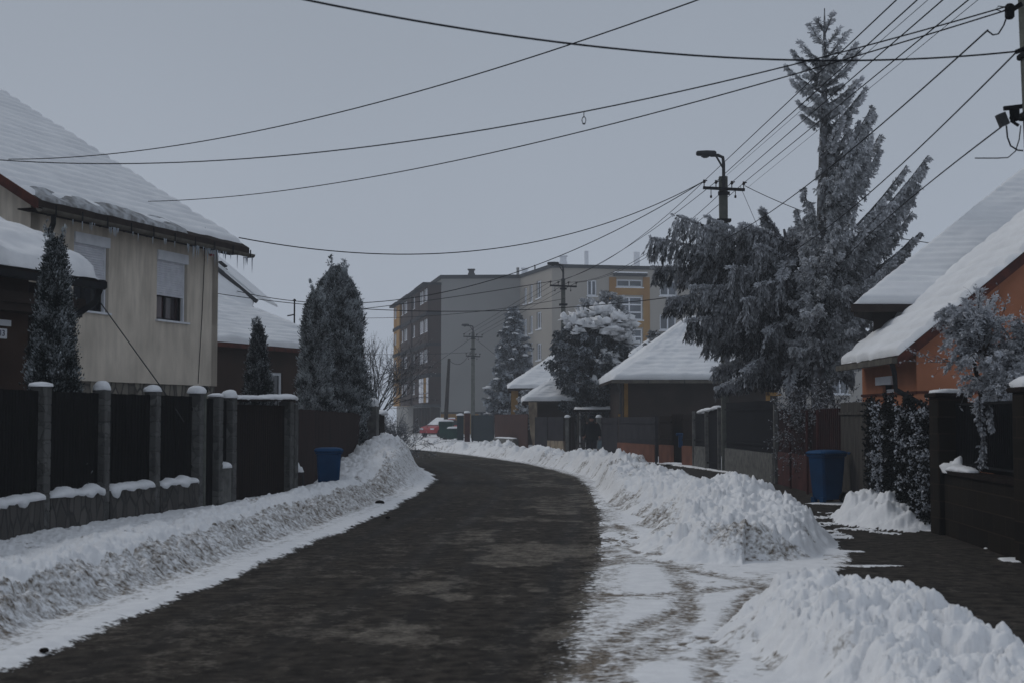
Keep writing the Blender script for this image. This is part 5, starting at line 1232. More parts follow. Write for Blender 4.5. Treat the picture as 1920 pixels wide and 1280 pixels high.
w3p = wire('cable from beyond the left edge past a small dangling tag to the near right pole', (-160, 284, 20), (1890, 12, NP), (1000, 228), .009)
wire('cable from the middle of the beige eaves to the near right pole', (278, 378, 26.9), (1893, 18, NP), (1000, 269), .009)
wire('sagging cable from the right end of the beige gutter to the lamp pole', (448, 446, 30.9), T1[0], (740, 477), .016)
wire('cable from behind the beige house above the tall thujas to the lamp pole', (400, 534, 52), T1[0], (1000, 500), .017)
wire('low cable running over the hipped snow roof and across the grey block', (404, 550, 46), (1330, 548, 41), (830, 584), .015)
wire('cable crossing the bare tree and the balcony bays towards the middle pole', (640, 584, 70), T2[0], (830, 560), .022)
for k in range(4):
    wire(['outermost left', 'inner left', 'inner right', 'outermost right'][k]+' conductor between the lamp pole and the middle pole', T1[k], T2[k], ((1210, 437+4*k) if k < 2 else (1230, 448+8*k)), .012, 'power_line', 'power line')
for k in range(4):
    wire(['outermost left', 'inner left', 'inner right', 'outermost right'][k]+' conductor between the middle pole and the far pole', T2[k], T3_[k], None, .014, 'power_line', 'power line')
for k, (x1_, y1_) in enumerate([(1681, 0), (1720, 0), (1768, 0), (1816, 0)]):
    b = at(x1_, y1_, 15.5); a = T1[k]; e = a+(b-a)*1.25; wire(['outermost left', 'second', 'third', 'outermost right'][k]+' conductor rising from the lamp pole to the upper right behind the spruce top', a, e, None, .011, 'power_line', 'power line')
a = T1[3]+Vector((.1, 0, -.15)); b = at(1834, 0, 15); wire('thin faint wire rising beside the outermost right conductor from the lamp pole', a, a+(b-a)*1.2, None, .005, 'overhead_cable')
a = T1[1]+Vector((.1, 0, -.0)); b = at(1740, 0, 15); wire('thin faint wire between the second and third rising conductors', a, a+(b-a)*1.2, None, .005, 'overhead_cable')
wire('cable from behind the leaning spruce up to the topmost clamp of the near pole', (1290, 470, 44), (1852, 57, NP), (1640, 245), .010)
wire('cable climbing across the tall spruce to the band of the near pole', (1430, 500, 34), (1905, 99, NP), (1700, 300), .0095)
wire('lowest right cable climbing from the tall spruce to the junction box', (1560, 512, 33), (1881, 236, NP), (1720, 362), .009)
wire('drooping double cable from the lamp pole into the tall spruce', T1[3]+Vector((.03, 0, -.08)), (1800, 462, 36), (1480, 387), .014)
wire('short steep cable hanging from the lamp pole crossarm into the leaning spruce', T1[3]+Vector((-.1, 0, -.1)), (1440, 470, 39), None, .009)
wire('sagging cable between the far concrete pole and the leaning wooden pole', (842, 674, 104), (884, 656, 111.8), (862, 682), .02)
wire('cable from the far pole over the balcony side to the left', (886, 660, 111.8), (640, 662, 100), (760, 664), .018)
wire('cable from the middle pole across the grey block down to the left', (1060, 560, 70.8), (640, 596, 78), (900, 584), .016)
wire('cable from the far pole crossarm descending to the lower left past the wooden pole', (884, 634, 111.6), (790, 700, 95), None, .016)
wire('cable from the far pole crossarm down behind the far spruce', (890, 634, 111.6), (960, 690, 95), None, .016)
# small tag dangling from a cable
i_ = min(range(len(w3p)), key=lambda i: abs(proj(w3p[i])[0]-1066)); q = w3p[i_]
tg = thing('cable_tag', tuple(q), 'small looped tag dangling from the second highest long cable at mid picture', 'tag')
mb = MB(); mb.tube([q, q-z*.06], .004, 4); R = [q+Vector((math.cos(a)*.02, 0, -.085+math.sin(a)*.035)) for a in [i*math.pi/5 for i in range(11)]]; mb.tube(R, .004, 4); mb.tube([q-z*.12, q-z*.13], [.02, .008], 6); mb.build('loop', M['foil_grey'], tg)

# ================================================================ WHEELIE BINS
def wheelie(loc, rz, label, snow=False):
    t = thing('wheelie_bin', (0, 0, 0), label, 'wheelie bin', 'blue wheelie bins by the fences'); ORG[t.name] = Vector((0, 0, 0))
    mb = MB(); R = []
    def ring(w, d, zz, oy=0, k=.035):
        x, y = w/2, d/2; return [(a, b+oy, zz) for a, b in ((-x+k, -y), (x-k, -y), (x, -y+k), (x, y-k), (x-k, y), (-x+k, y), (-x, y-k), (-x, -y+k))]
    R = [ring(.37, .40, .07), ring(.38, .42, .12), ring(.44, .50, .60), ring(.47, .53, .86), ring(.52, .58, .865), ring(.52, .58, .90), ring(.45, .51, .90)]
    mb.loft(R); b = mb.build('body', M['blue'], t)
    mb = MB()
    for s in (-.12, 0, .12): mb.box((s, -.245, .5), (.02, .05, .6))
    mb = MB(); R = [ring(.54, .58, .905, .0, .05), ring(.56, .62, .915, .0, .05), ring(.56, .62, .935, .0, .05), ring(.50, .56, .965, 0, .06), ring(.3, .36, .985, 0, .08)]
    mb.loft(R); l = mb.build('lid', M['blue_lid'], t)
    mb = MB(); mb.tube([(-.22, .33, .90), (-.22, .37, .93), (.22, .37, .93), (.22, .33, .90)], .016, 6); mb.build('handle', M['blue_lid'], t)
    mb = MB(); mb.box((-.13, -.20, .055), (.1, .08, .11)); mb.box((.13, -.20, .055), (.1, .08, .11)); mb.build('foot', M['blue'], t)
    for s in (-1, 1):
        mb = MB(); mb.tube([(s*.19, .22, .1), (s*.245, .22, .1)], .1, 16); w = mb.build('wheel', M['rubber'], t)
        mb = MB(); mb.tube([(s*.246, .22, .1), (s*.252, .22, .1)], .045, 10); mb.build('hub', M['foil_grey'], w)
    mb = MB(); mb.tube([(-.24, .22, .1), (.24, .22, .1)], .012, 6); mb.build('axle', M['dark_metal'], t)
    t.location = loc; t.rotation_euler.z = rz; return t
g1 = G(1551, 943); B1 = wheelie((g1.x, g1.y, .012), math.radians(-64), 'tall blue wheelie bin with black wheels standing on the right pavement')
g2 = at(617, 900, 26.2)
B2 = copy_thing(B1, (g2.x-.19, 27.6, .04), math.radians(8), 'blue wheelie bin sunk in the snow bank in front of the brown board fence')

# ================================================================ PERSON
def skin_mesh(name, pts, edges, rad, mt_, parent, sub=1):
    me = bpy.data.meshes.new(name); org = ORG[root_of(parent).name]
    me.from_pydata([tuple(Vector(p)-org) for p in pts], edges, []); o = bpy.data.objects.new(name, me); sc.collection.objects.link(o); o.parent = parent
    me.materials.append(mt_)
    md = o.modifiers.new('skin', 'SKIN'); md.use_smooth_shade = True
    for v, r in zip(me.skin_vertices[0].data, rad): v.radius = (r, r) if not isinstance(r, tuple) else r
    me.skin_vertices[0].data[0].use_root = True
    o.modifiers.new('sub', 'SUBSURF').levels = sub; o.modifiers['sub'].render_levels = sub
    return o
YPn = 57.0; px_ = at(1109, 800, YPn).x; PP = Vector((px_, YPn, .0))
person = thing('person', tuple(PP), 'person in dark coat and cap walking with a carrier bag between the gate posts', 'person')
def pv(x, y, zz): return PP+Vector((x, y, zz))
pts = [pv(0, 0, .92), pv(0, -.01, 1.12), pv(0, -.02, 1.32), pv(0, -.02, 1.40), pv(0, -.035, 1.46), pv(0, -.05, 1.535), pv(0, -.04, 1.60),
       pv(-.19, -.02, 1.33), pv(-.27, .0, 1.07), pv(-.28, -.07, .86), pv(-.28, -.1, .80),
       pv(.19, -.02, 1.33), pv(.29, .0, 1.07), pv(.31, -.06, .86), pv(.31, -.09, .80),
       pv(-.10, 0, .88), pv(-.12, -.06, .50), pv(-.13, .04, .10), pv(-.13, -.10, .06),
       pv(.10, 0, .88), pv(.12, .03, .50), pv(.12, .16, .12), pv(.12, .03, .06)]
ed_ = [(0, 1), (1, 2), (2, 3), (3, 4), (4, 5), (5, 6), (2, 7), (7, 8), (8, 9), (9, 10), (2, 11), (11, 12), (12, 13), (13, 14), (0, 15), (15, 16), (16, 17), (17, 18), (0, 19), (19, 20), (20, 21), (21, 22)]
rad = [.15, .15, .15, .06, .065, .09, .075, .08, .05, .035, .03, .08, .05, .035, .03, .10, .07, .05, .045, .10, .07, .05, .045]
skin_mesh('body', pts, ed_, rad, M['skin'], person, 2)
mb = MB(); R = []
for zz, a, b_2, oy in ((.70, .255, .19, 0), (.74, .27, .20, 0), (.95, .265, .20, 0), (1.12, .25, .19, 0), (1.28, .255, .18, -.01), (1.36, .225, .155, -.02), (1.41, .12, .11, -.025), (1.45, .085, .09, -.03)):
    R.append([pv(a*math.cos(q), oy+b_2*math.sin(q), zz) for q in [i*math.pi/8 for i in range(16)]])
mb.loft(R); co = mb.build('coat', M['cloth_black'], person, True)
for s in (-1, 1):
    mb = MB(); mb.tube([pv(s*.17, -.01, 1.36), pv(s*.235, 0, 1.27), pv(s*.305, 0, 1.06), pv(s*.33, -.06, .86)], [.085, .10, .088, .07], 12); mb.build('sleeve', M['cloth_black'], person, True)
    mb = MB(); sg = -1 if s < 0 else 1
    if s < 0: tr = [pv(-.10, 0, .86), pv(-.12, -.06, .50), pv(-.13, .04, .09)]
    else: tr = [pv(.10, 0, .86), pv(.12, .03, .50), pv(.12, .16, .11)]
    mb.tube([tr[0], tr[0].lerp(tr[1], .5), tr[1], tr[2]], [.125, .11, .09, .075], 12); mb.build('trouser_leg', M['cloth_dark'], person, True)
    mb = MB(); f = tr[2]; mb.loft([[f+Vector((dx*math.cos(q)*.9, oy+dy*math.sin(q), h)) for q in [i*math.pi/5 for i in range(10)]] for h, dx, dy, oy in ((-.09, .055, .14, -.06), (-.05, .055, .14, -.06), (-.01, .045, .09, -.03), (.06, .05, .055, 0))]); mb.build('shoe', M['rubber'], person, True)
hz_ = 1.56
mb = MB(); R = []
for zz, a in ((1.56, .098), (1.60, .104), (1.65, .095), (1.685, .055)): R.append([pv(a*math.cos(q), -.045+a*1.08*math.sin(q), zz) for q in [i*math.pi/6 for i in range(12)]])
mb.loft(R); mb.bbox(tuple(pv(0, -.165, 1.575)), (.13, .09, .015), 0, .005); mb.build('cap', M['cloth_dark'], person, True)
mb = MB()
for s in (-1, 1): mb.bbox(tuple(pv(s*.035, -.135, 1.53)), (.02, .012, .01), 0, .003); mb.bbox(tuple(pv(s*.092, -.04, 1.52)), (.015, .04, .06), 0, .005)
mb.bbox(tuple(pv(0, -.15, 1.505)), (.025, .03, .04), 0, .008); mb.bbox(tuple(pv(0, -.135, 1.465)), (.045, .012, .01), 0, .003); mb.build('face', M['skin'], person)
for s in (-1, 1):
    mb = MB(); h0 = pv(s*.335, -.085, .83); mb.bbox(tuple(h0-z*.03), (.035, .075, .085), 0, .012)
    for k in range(4): f0 = h0+Vector((0, -.028+.019*k, -.07)); mb.tube([f0, f0+Vector((-s*.004, 0, -.03)), f0+Vector((-s*.018, 0, -.052+.006*abs(k-1)))], [.009, .008, .006], 6)
    mb.tube([h0+Vector((0, -.035, -.01)), h0+Vector((-s*.012, -.055, -.035)), h0+Vector((-s*.02, -.052, -.06))], [.011, .009, .007], 6); mb.build('hand', M['skin'], person, True)
bag = thing('carrier_bag', tuple(pv(.345, -.09, .4)), 'pale bluish carrier bag hanging from the person\'s hand', 'bag')
mb = MB(); R = []
for zz, a, b_2 in ((.36, .10, .05), (.38, .13, .07), (.52, .14, .075), (.62, .12, .05), (.69, .07, .03)): R.append([pv(.36+a*math.cos(q), -.09+b_2*math.sin(q), zz) for q in [i*math.pi/6 for i in range(12)]])
mb.loft(R); mb.build('pouch', mat('bag_plastic', (.13, .17, .19), (.09, .12, .14), 9, .4, .4, 20), bag, True)
mb = MB(); mb.tube([pv(.31, -.09, .68), pv(.335, -.09, .76), pv(.345, -.09, .78), pv(.36, -.09, .76), pv(.40, -.09, .68)], .006, 5); mb.build('handle', M['blue_lid'], bag)

# ================================================================ RED CAR (far, half behind snow)
car = thing('parked_car', (at(817, 815, 120).x, 120, 0), 'red parked car with snow on its windscreen far down the street', 'car')
cx0 = at(826, 815, 120).x; ca_ = math.radians(238)
def cp3(l, w, h): return Vector((cx0+l*math.cos(ca_)-w*math.sin(ca_), 120+l*math.sin(ca_)+w*math.cos(ca_), h))
prof = [(-2.0, .3, .35), (-2.0, .75, .55), (-1.9, .95, .6), (-1.2, .98, 0), (1.1, .98, 0), (2.0, .72, 0), (2.0, .3, 0)]
def car_side(pr, w0_, w1_): return [[cp3(l, -w, h) for l, h, w in pr], [cp3(l, w, h) for l, h, w in pr]]
lower = [(-1.95, .32, .76), (-2.0, .6, .80), (-1.92, .92, .78), (-1.3, .97, .82), (.85, .96, .83), (1.75, .80, .76), (1.98, .62, .74), (1.98, .32, .74)]
mb = MB(); A_ = [cp3(l, -w, h) for l, h, w in lower]; B2_ = [cp3(l, w, h) for l, h, w in lower]; mb.loft([A_, B2_]); body = mb.build('body', M['red_paint'], car)
up_ = [(-1.85, .93, .74), (-1.45, 1.38, .60), (.1, 1.42, .60), (.95, .96, .76)]
mb = MB(); mb.loft([[cp3(l, -w, h) for l, h, w in up_], [cp3(l, w, h) for l, h, w in up_]]); mb.build('cabin', M['glass'], car)
mb = MB(); mb.prism([cp3(-1.45, -.58, 1.42), cp3(.1, -.58, 1.45), cp3(.1, .58, 1.45), cp3(-1.45, .58, 1.42)], z*.05); mb.build('roof_panel', M['red_paint'], car)
mb = MB(); snow_slab(mb, [cp3(.98, -.7, .99), cp3(.98, .7, .99), cp3(.12, .57, 1.45), cp3(.12, -.57, 1.45)], .07, 12, 8, 9, 3, 0, .02, .05, .03); snow_slab(mb, [cp3(.12, -.57, 1.475), cp3(.12, .57, 1.475), cp3(-1.4, .57, 1.475), cp3(-1.4, -.57, 1.475)], .1, 12, 8, 9, 4, 0, .02, .05, .03); mb.build('snow_cover', M['snow'], car, True)
for l in (-1.25, 1.25):
    for s in (-1, 1):
        mb = MB(); mb.tube([cp3(l, s*.66, .31), cp3(l, s*.84, .31)], .31, 16); w = mb.build('wheel', M['rubber'], car); mb = MB(); mb.tube([cp3(l, s*.841, .31), cp3(l, s*.85, .31)], .18, 12); mb.build('rim', M['foil_grey'], w)
for s in (-1, 1): mb = MB(); mb.beam(cp3(1.99, s*.40, .66), cp3(1.99, s*.70, .66), .12, .12); mb.build('headlight', M['white'], car)

# ================================================================ GREEN CONTAINERS
def container(px, Y, w, h, label, snow_top=True):
    q = fence_pt(px, Y); t = thing('rubbish_container', tuple(q), label, 'container', 'green rubbish containers'); 
    mb = MB(); R = []
    for zz, k in ((.12, .80), (.2, .84), (h*.8, .98), (h*.82, 1.04), (h*.88, 1.04)): R.append([(q.x+sx*w/2*k, q.y+sy*.5*k, zz) for sx, sy in ((-1, -1), (1, -1), (1, 1), (-1, 1))])
    mb.loft(R); b = mb.build('body', M['green_bin'], t)
    mb = MB(); mb.bbox((q.x, q.y, h*.92), (w*1.02, 1.02, h*.10), 0, .04); mb.build('lid', M['green_bin'], t)
    for s in (-1, 1): mb = MB(); mb.tube([(q.x+s*w*.36, q.y-.4, .08), (q.x+s*w*.36+.04, q.y-.4, .08)], .08, 10); mb.build('wheel', M['rubber'], t)
    if snow_top: mb = MB(); cap_blob(mb, (q.x, q.y, h*.97+.02), w*.54, .52, .12, 3, power=5); mb.build('snow_cap', M['snow'], t, True)
    return t
container(836, 103, 1.0, 1.35, 'taller dark green rubbish container with a snow cap, left one of the pair')
container(851, 101, .9, .85, 'low green rubbish container with snow on top, right one of the pair')
gb = thing('green_board', tuple(fence_pt(850, 105)), 'plain dark green fence board behind the low rubbish container', 'fence'); mb = MB(); slats(mb, fence_pt(838, 105), fence_pt(860, 105), .0, 1.35, .5, .01); mb.build('panel', M['green_bin'], gb)
# ================================================================ VEGETATION
def nrmz(a): return a/np.maximum(np.linalg.norm(a, axis=-1, keepdims=True), 1e-9)
class Leaves:
    def __init__(s): s.P = []; s.D = []; s.L = []; s.W = []; s.T = []
    def add(s, P, D, L, W_, T):
        s.P.append(P); s.D.append(D); s.L.append(np.broadcast_to(L, (len(P),)).astype(float)); s.W.append(np.broadcast_to(W_, (len(P),)).astype(float)); s.T.append(np.broadcast_to(T, (len(P),)).astype(float))
    def build(s, name, mt_, parent, seed=0, mid=.55, tip=.25):
        r = np.random.default_rng(seed); P = np.concatenate(s.P); D = nrmz(np.concatenate(s.D)); L = np.concatenate(s.L)[:, None]; W_ = np.concatenate(s.W)[:, None]; T = np.concatenate(s.T)
        side = nrmz(np.cross(D, r.normal(size=D.shape)))
        V = np.stack([P, P+D*L*mid+side*W_/2, P+D*L, P+D*L*mid-side*W_/2], 1).reshape(-1, 3)
        fr = np.stack([T-.18, T, T+tip, T], 1).ravel(); n = len(P); Q = np.arange(n*4).reshape(n, 4)
        return quads_obj(name, V, Q, M[mt_], parent, False, {'frost': np.clip(fr, 0, 1)})
def limb(lv, pts, blen, n, m, r, down=.5, width=.05, blade=.16, spread=1.0, frost=.45, taper=.75, tmin=.12, hang=0.0, fl=.15):
    pts = np.array([list(p) for p in pts], float); seg = np.linalg.norm(np.diff(pts, axis=0), axis=1); cum = np.concatenate([[0], np.cumsum(seg)])/seg.sum()
    t = np.sort(tmin+(1-tmin)*r.random(n)**.85); p = np.stack([np.interp(t, cum, pts[:, k]) for k in range(3)], 1)
    p2 = np.stack([np.interp(np.minimum(t+.02, 1), cum, pts[:, k]) for k in range(3)], 1); p1 = np.stack([np.interp(np.maximum(t-.02, 0), cum, pts[:, k]) for k in range(3)], 1)
    d = nrmz(p2-p1); up = np.array([0, 0, 1.0]); s = nrmz(np.cross(d, up)+1e-6)*np.where(r.random((n, 1)) < .5, -1, 1)
    b = nrmz(d*r.uniform(.3, .9, (n, 1))+s*r.uniform(.1, 1.1, (n, 1))*spread-up*(down*r.uniform(.3, 1.5, (n, 1)))+up*.12*r.random((n, 1)))
    l = blen*(1-taper*t)*r.uniform(.45, 1.15, n)
    f = np.sort(r.random((n, m)), axis=1)
    q = p[:, None, :]+b[:, None, :]*(l[:, None]*f)[..., None]; q[..., 2] -= (hang*(l[:, None]*f)**1.0)+.10*l[:, None]*f**2
    q += r.normal(size=q.shape)*width*.42
    bd = nrmz(b[:, None, :]*1.0+r.normal(size=q.shape)*.36-up*(.12+down*.12)+0*q)
    coh = fbm(q[..., 0]*3.1+q[..., 1]*1.7, q[..., 2]*3.3-q[..., 1]*1.1, 17, 3)-.5
    T = frost+r.uniform(-.12, .12, (n, m))+r.uniform(-.24, .24, (n, 1))+.8*coh-.20*(1-t[:, None])**2+(fl-.16*min(down, 1.5))*f+.12*t[:, None]+.14*(f < .3)  # frost tint, also painted darker near the trunk to shade the crown interior
    lv.add(q.reshape(-1, 3), bd.reshape(-1, 3), (blade*r.uniform(.6, 1.3, (n, m))).ravel(), width*r.uniform(.7, 1.3, n*m), T.ravel())
def curve(a, b, sag=0.0, rise=0.0, n=7):
    a, b = Vector(a), Vector(b); out = []
    for i in range(n+1):
        t = i/n; out.append(a.lerp(b, t)+Vector((0, 0, -4*sag*t*(1-t)+rise*(t**2-t))))
    return out

# ---------------- tall frosted spruce
r = np.random.default_rng(3)
SY = 36.0
tr_ = [at(x, y, SY) for x, y in ((1546, 16), (1546, 90), (1545, 200), (1543, 300), (1541, 420), (1538, 560), (1536, 700))]; base = Vector((tr_[-1].x, SY, 0))
ts = thing('spruce_tree', tuple(base), 'tall slender frosted spruce with a narrow top and upswept right branches', 'tree')
mb = MB(); mb.tube([base]+tr_[::-1], [.24, .2, .17, .14, .11, .085, .05, .012], 8)
lv = Leaves()
def trunk_at(py): return at(np.interp(py, [16, 90, 200, 300, 420, 560, 700], [1546, 1546, 1545, 1543, 1541, 1538, 1536]), py, SY)
spec = [(60, 1532, 36, .3), (62, 1562, 24, .3), (85, 1518, 44, .35), (88, 1572, 55, .35), (120, 1500, 78, .5), (112, 1586, 60, .5), (150, 1488, 96, .6), (140, 1604, 82, .6), (175, 1474, 124, .7), (165, 1612, 92, .7), (190, 1486, 150, .7),
        (200, 1606, 150, .7), (215, 1498, 192, .6), (230, 1616, 145, .7), (240, 1506, 215, .6), (250, 1622, 165, .7), (275, 1618, 178, .6),
        (330, 1636, 198, .7), (350, 1642, 210, .8), (380, 1636, 250, .8), (410, 1650, 252, .9), (440, 1648, 282, .9), (400, 1610, 225, .7), (300, 1580, 215, .5), (320, 1590, 240, .5), (360, 1600, 290, .6), (440, 1620, 310, .7),
        (480, 1700, 310, .9), (500, 1740, 292, .9), (520, 1736, 312, .9), (540, 1722, 345, .9), (560, 1712, 370, .9), (560, 1726, 436, .8), (580, 1712, 445, .8), (600, 1700, 470, .8), (620, 1690, 500, .8), (650, 1665, 560, .8), (680, 1640, 610, .8),
        (460, 1506, 352, .6), (500, 1494, 392, .7), (520, 1510, 420, .7), (560, 1500, 460, .7), (480, 1560, 380, .7), (520, 1600, 400, .8), (560, 1620, 430, .8), (600, 1640, 480, .8), (640, 1640, 540, .8), (660, 1600, 590, .8), (640, 1560, 560, .8), (600, 1500, 520, .7), (690, 1620, 640, .8)]
spec += [(y0+14, x1-r.uniform(0, 34) if x1 > 1560 else x1+14, y1+r.uniform(8, 34), bl) for (y0, x1, y1, bl) in spec if 300 <= y0 <= 640]
for k, (y0, x1, y1, bl) in enumerate(spec):
    a = trunk_at(y0); e = at(x1, y1, SY+r.uniform(-.9, .9)); L = (e-a).length
    pts = curve(a, e, .06*L, 0); mb.tube(pts, [.035*(1-i/8)+.008 for i in range(8)], 5)
    big = y0 > 300
    if y0 < 135:
        limb(lv, pts, bl*.42, int(34*L+8), 10, r, .2, .032, .10, .9, .62, .6, .1); continue
    limb(lv, pts, bl*.60 if big else bl*.40, int(31*L+10), 26 if big else 16, r, 1.3 if big else .5, .036, .10, .85 if big else .9, .66, .85, .03 if big else .10, .12 if big else 0)
for k in range(120):   # limbs towards and away from the viewer fill the crown
    py = r.uniform(110, 690)**1.0; a = trunk_at(py); wpx = np.interp(py, [16, 130, 200, 250, 330, 450, 700], [5, 50, 60, 40, 28, 75, 120]); L = wpx/74*r.uniform(.6, 1.0)
    an = r.uniform(0, 2*math.pi)
    if 225 < py < 450 and math.cos(an) < -.1: continue
    if py > 300: L *= .8+.6*max(0, math.cos(an))
    e = a+Vector((math.cos(an)*L*.75, math.sin(an)*L*1.2, L*.35*r.uniform(-.5, 1)))
    limb(lv, curve(a, e, .05*L), .50 if py > 300 else .26, int(21*L+8), 24, r, 1.2, .036, .10, .85, .54, .8, .05)
for k in range(26):
    y0 = 60+k*10; a = trunk_at(y0); limb(lv, [a, a-z*.25], .12+.010*k, 6, 10, r, .1, .04, .12, 1.2, .5)
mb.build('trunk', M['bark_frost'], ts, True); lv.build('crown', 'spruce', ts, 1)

# ---------------- broad drooping spruce (cut top, long hanging curtains)
r = np.random.default_rng(8); DY = 37.5
td = thing('weeping_spruce', (at(1490, 700, DY).x, DY, 0), 'broad drooping frosted spruce with long limbs leaning left over the lamp pole', 'tree')
tb = [Vector((at(1495, 700, DY).x, DY, 0)), at(1495, 640, DY), at(1488, 520, DY), at(1470, 430, DY)]
mb = MB(); mb.tube(tb, [.26, .2, .14, .03], 8); lv = Leaves()
lim = [  # start px,py, end px,py, depth offset, hang length, count
    ((1480, 520), (1268, 404), -.5, 1.15), ((1485, 540), (1222, 446), -.2, .95), ((1485, 560), (1228, 500), .3, .75), ((1480, 500), (1330, 408), .4, 1.2), ((1478, 470), (1395, 420), -.3, .9),
    ((1488, 580), (1252, 560), .2, .75), ((1488, 610), (1290, 600), -.4, .9), ((1490, 640), (1325, 640), 0, .7), ((1490, 660), (1340, 690), .4, .6), ((1490, 690), (1345, 725), 0, .4),
    ((1478, 470), (1432, 396), 0, .35), ((1478, 470), (1490, 428), .3, .35), ((1490, 520), (1560, 520), -.6, .8), ((1490, 550), (1590, 590), -.7, .8), ((1490, 590), (1600, 640), -.5, .7), ((1495, 640), (1600, 700), -.5, .6),
    ((1484, 500), (1420, 460), -.8, 1.3), ((1486, 530), (1370, 500), -.9, 1.3), ((1490, 570), (1400, 560), -1.0, 1.2), ((1490, 600), (1440, 620), -1.0, 1.0), ((1490, 620), (1540, 660), -1.0, 1.0), ((1490, 520), (1300, 480), .7, 1.0), ((1490, 600), (1350, 590), .8, 1.0),
    ((1490, 650), (1400, 690), -.6, .7), ((1490, 670), (1480, 720), -.9, .5), ((1490, 680), (1560, 730), -.6, .5), ((1490, 450), (1530, 470), .2, .7), ((1490, 480), (1465, 520), -1.1, 1.1)]
rl = random.Random(3)
for k in range(34):   # shorter limbs between the long ones close the crown
    y_ = rl.uniform(455, 640); s_x = 1485; left = rl.random() < .72
    ex = rl.uniform(1290, 1440) if left else rl.uniform(1520, 1600); ey = y_-rl.uniform(-10, 60)*(.6 if left else .1)
    if left: ex = max(ex, 1262+abs(ey-470)*.25)
    lim.append(((s_x, y_), (ex, ey+(0 if left else 30)), rl.uniform(-1.1, .9), rl.uniform(.6, 1.0)))
for (s0, e0_, dy, hl) in lim:
    a = at(s0[0], s0[1], DY); e = at(e0_[0], e0_[1], DY+dy*1.3); L = (e-a).length
    vert = e0_[0] in (1432, 1490)
    pts = curve(a, e, (.0 if vert else -.05)*L); mb.tube(pts, [.06*(1-i/8)+.01 for i in range(8)], 6)
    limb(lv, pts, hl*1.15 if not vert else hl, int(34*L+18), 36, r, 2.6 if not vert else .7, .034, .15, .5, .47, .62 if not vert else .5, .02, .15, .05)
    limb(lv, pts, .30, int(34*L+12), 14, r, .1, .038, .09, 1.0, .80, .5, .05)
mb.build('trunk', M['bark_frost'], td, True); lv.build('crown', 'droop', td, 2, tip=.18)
mb = MB()
for px, py, s, yy in ((1515, 488, .16, -1.2), (1530, 497, .14, -1.2), (1545, 520, .15, -1.3), (1556, 537, .17, -1.4), (1563, 590, .2, -1.4), (1568, 615, .24, -1.5), (1572, 640, .26, -1.5), (1558, 660, .18, -1.5), (1585, 632, .14, -1.5)):
    c = at(px, py, DY+yy); cap_blob(mb, tuple(c), s, s*.8, s*.5, px, 0, 14, 6, .5, power=2.1)
mb.build('snow_clump', M['snow'], td, True)

# ---------------- generic conifer with radial limbs
def conifer(name, label, px, ytop, ybase_hidden, Y, spread_px, mt_='pine', seed=1, blade=.17, width=.06, down=.5, nl=60, dens=24, m=14, frost=.4, group=None, prof=None, snow=0, trunkbot=0.0, up_=.1, zlow=None, lean=0):
    r = np.random.default_rng(seed); top = at(px, ytop, Y); sc_ = F/Y; H = top.z; zl = zlow if zlow is not None else at(px, ybase_hidden, Y).z
    t = thing(name, (top.x, Y, 0), label, 'tree', group); mb = MB(); mb.tube([(top.x, Y, 0), (top.x, Y, H*.5), tuple(top)], [.17, .1, .012], 8); lv = Leaves(); R = spread_px/sc_
    pf_ = prof or (lambda v: (1-v)**.85+.03)
    for k in range(nl):
        v = (k+r.random())/nl; zz = zl+(H-zl)*v; L = R*pf_(v)*r.uniform(.72, 1.08); an = k*2.4+r.uniform(-.4, .4)
        a = Vector((top.x, Y, zz)); e = a+Vector((math.cos(an)*L, math.sin(an)*L, up_*L-.05)); pts = curve(a, e, .08*L*(1 if down > .3 else 0)); mb.tube(pts, [.03*(1-i/8)+.006 for i in range(8)], 4)
        limb(lv, pts, max(.16, .5*L*.8+.1), int(dens*L+12), m, r, down, width, blade, 1.0, frost, .55, .08)
        if snow and r.random() < snow and L > .3 and math.sin(an) < .35:
            c = a.lerp(e, r.uniform(.65, .95)); cl_ = MB(); cap_blob(cl_, (c.x, c.y, c.z+.04), r.uniform(.16, .30)*L**.3, r.uniform(.12, .26), r.uniform(.08, .14), seed+k, an, 12, 5, .6, power=2.1); cl_.build('snow_clump', M['snow'], t, True)
    mb.build('trunk', M['bark'], t, True); lv.build('crown', mt_, t, seed)
    return t
rp_ = lambda v: math.sqrt(max(0.02, 1-(abs(v-.42)/.60)**2.2))
pine = conifer('round_pine', 'rounded bushy pine carrying thick pads of snow on its top, centre of the street', 1112, 580, 765, 66, 76, 'pine', 21, .17, .075, .9, 85, 20, 13, .22, None, rp_, 0)
mb = MB(); rr_ = random.Random(5)
for px, py, s in ((1075, 606, .5), (1095, 596, .55), (1118, 590, .6), (1140, 592, .6), (1160, 600, .55), (1175, 612, .5), (1105, 612, .5), (1085, 622, .35), (1150, 622, .55), (1170, 634, .5), (1185, 645, .35), (1128, 606, .5), (1140, 668, .45), (1150, 680, .4), (1125, 682, .25), (1100, 718, .3), (1118, 722, .4), (1130, 728, .3), (1065, 600, .3)):
    c = at(px+rr_.uniform(-3, 3), py+rr_.uniform(-2, 2), 66-1.3*math.sqrt(max(0, 1-((px-1112)/80)**2))*(.4 if py < 600 else 1.0)); cap_blob(mb, tuple(c), s*rr_.uniform(.6, .8), s*.6, s*.55, px, 0, 18, 7, 1.1, power=2.0)
    for q in range(5): c2 = c+Vector((rr_.uniform(-.9, .9)*s, rr_.uniform(-.5, .1)*s, rr_.uniform(-.45, .1)*s)); cap_blob(mb, tuple(c2), s*rr_.uniform(.2, .4), s*.3, s*rr_.uniform(.2, .35), px+q, 0, 10, 5, 1.2, power=2.0)
mb.build('snow_pad', M['snow'], pine, True)
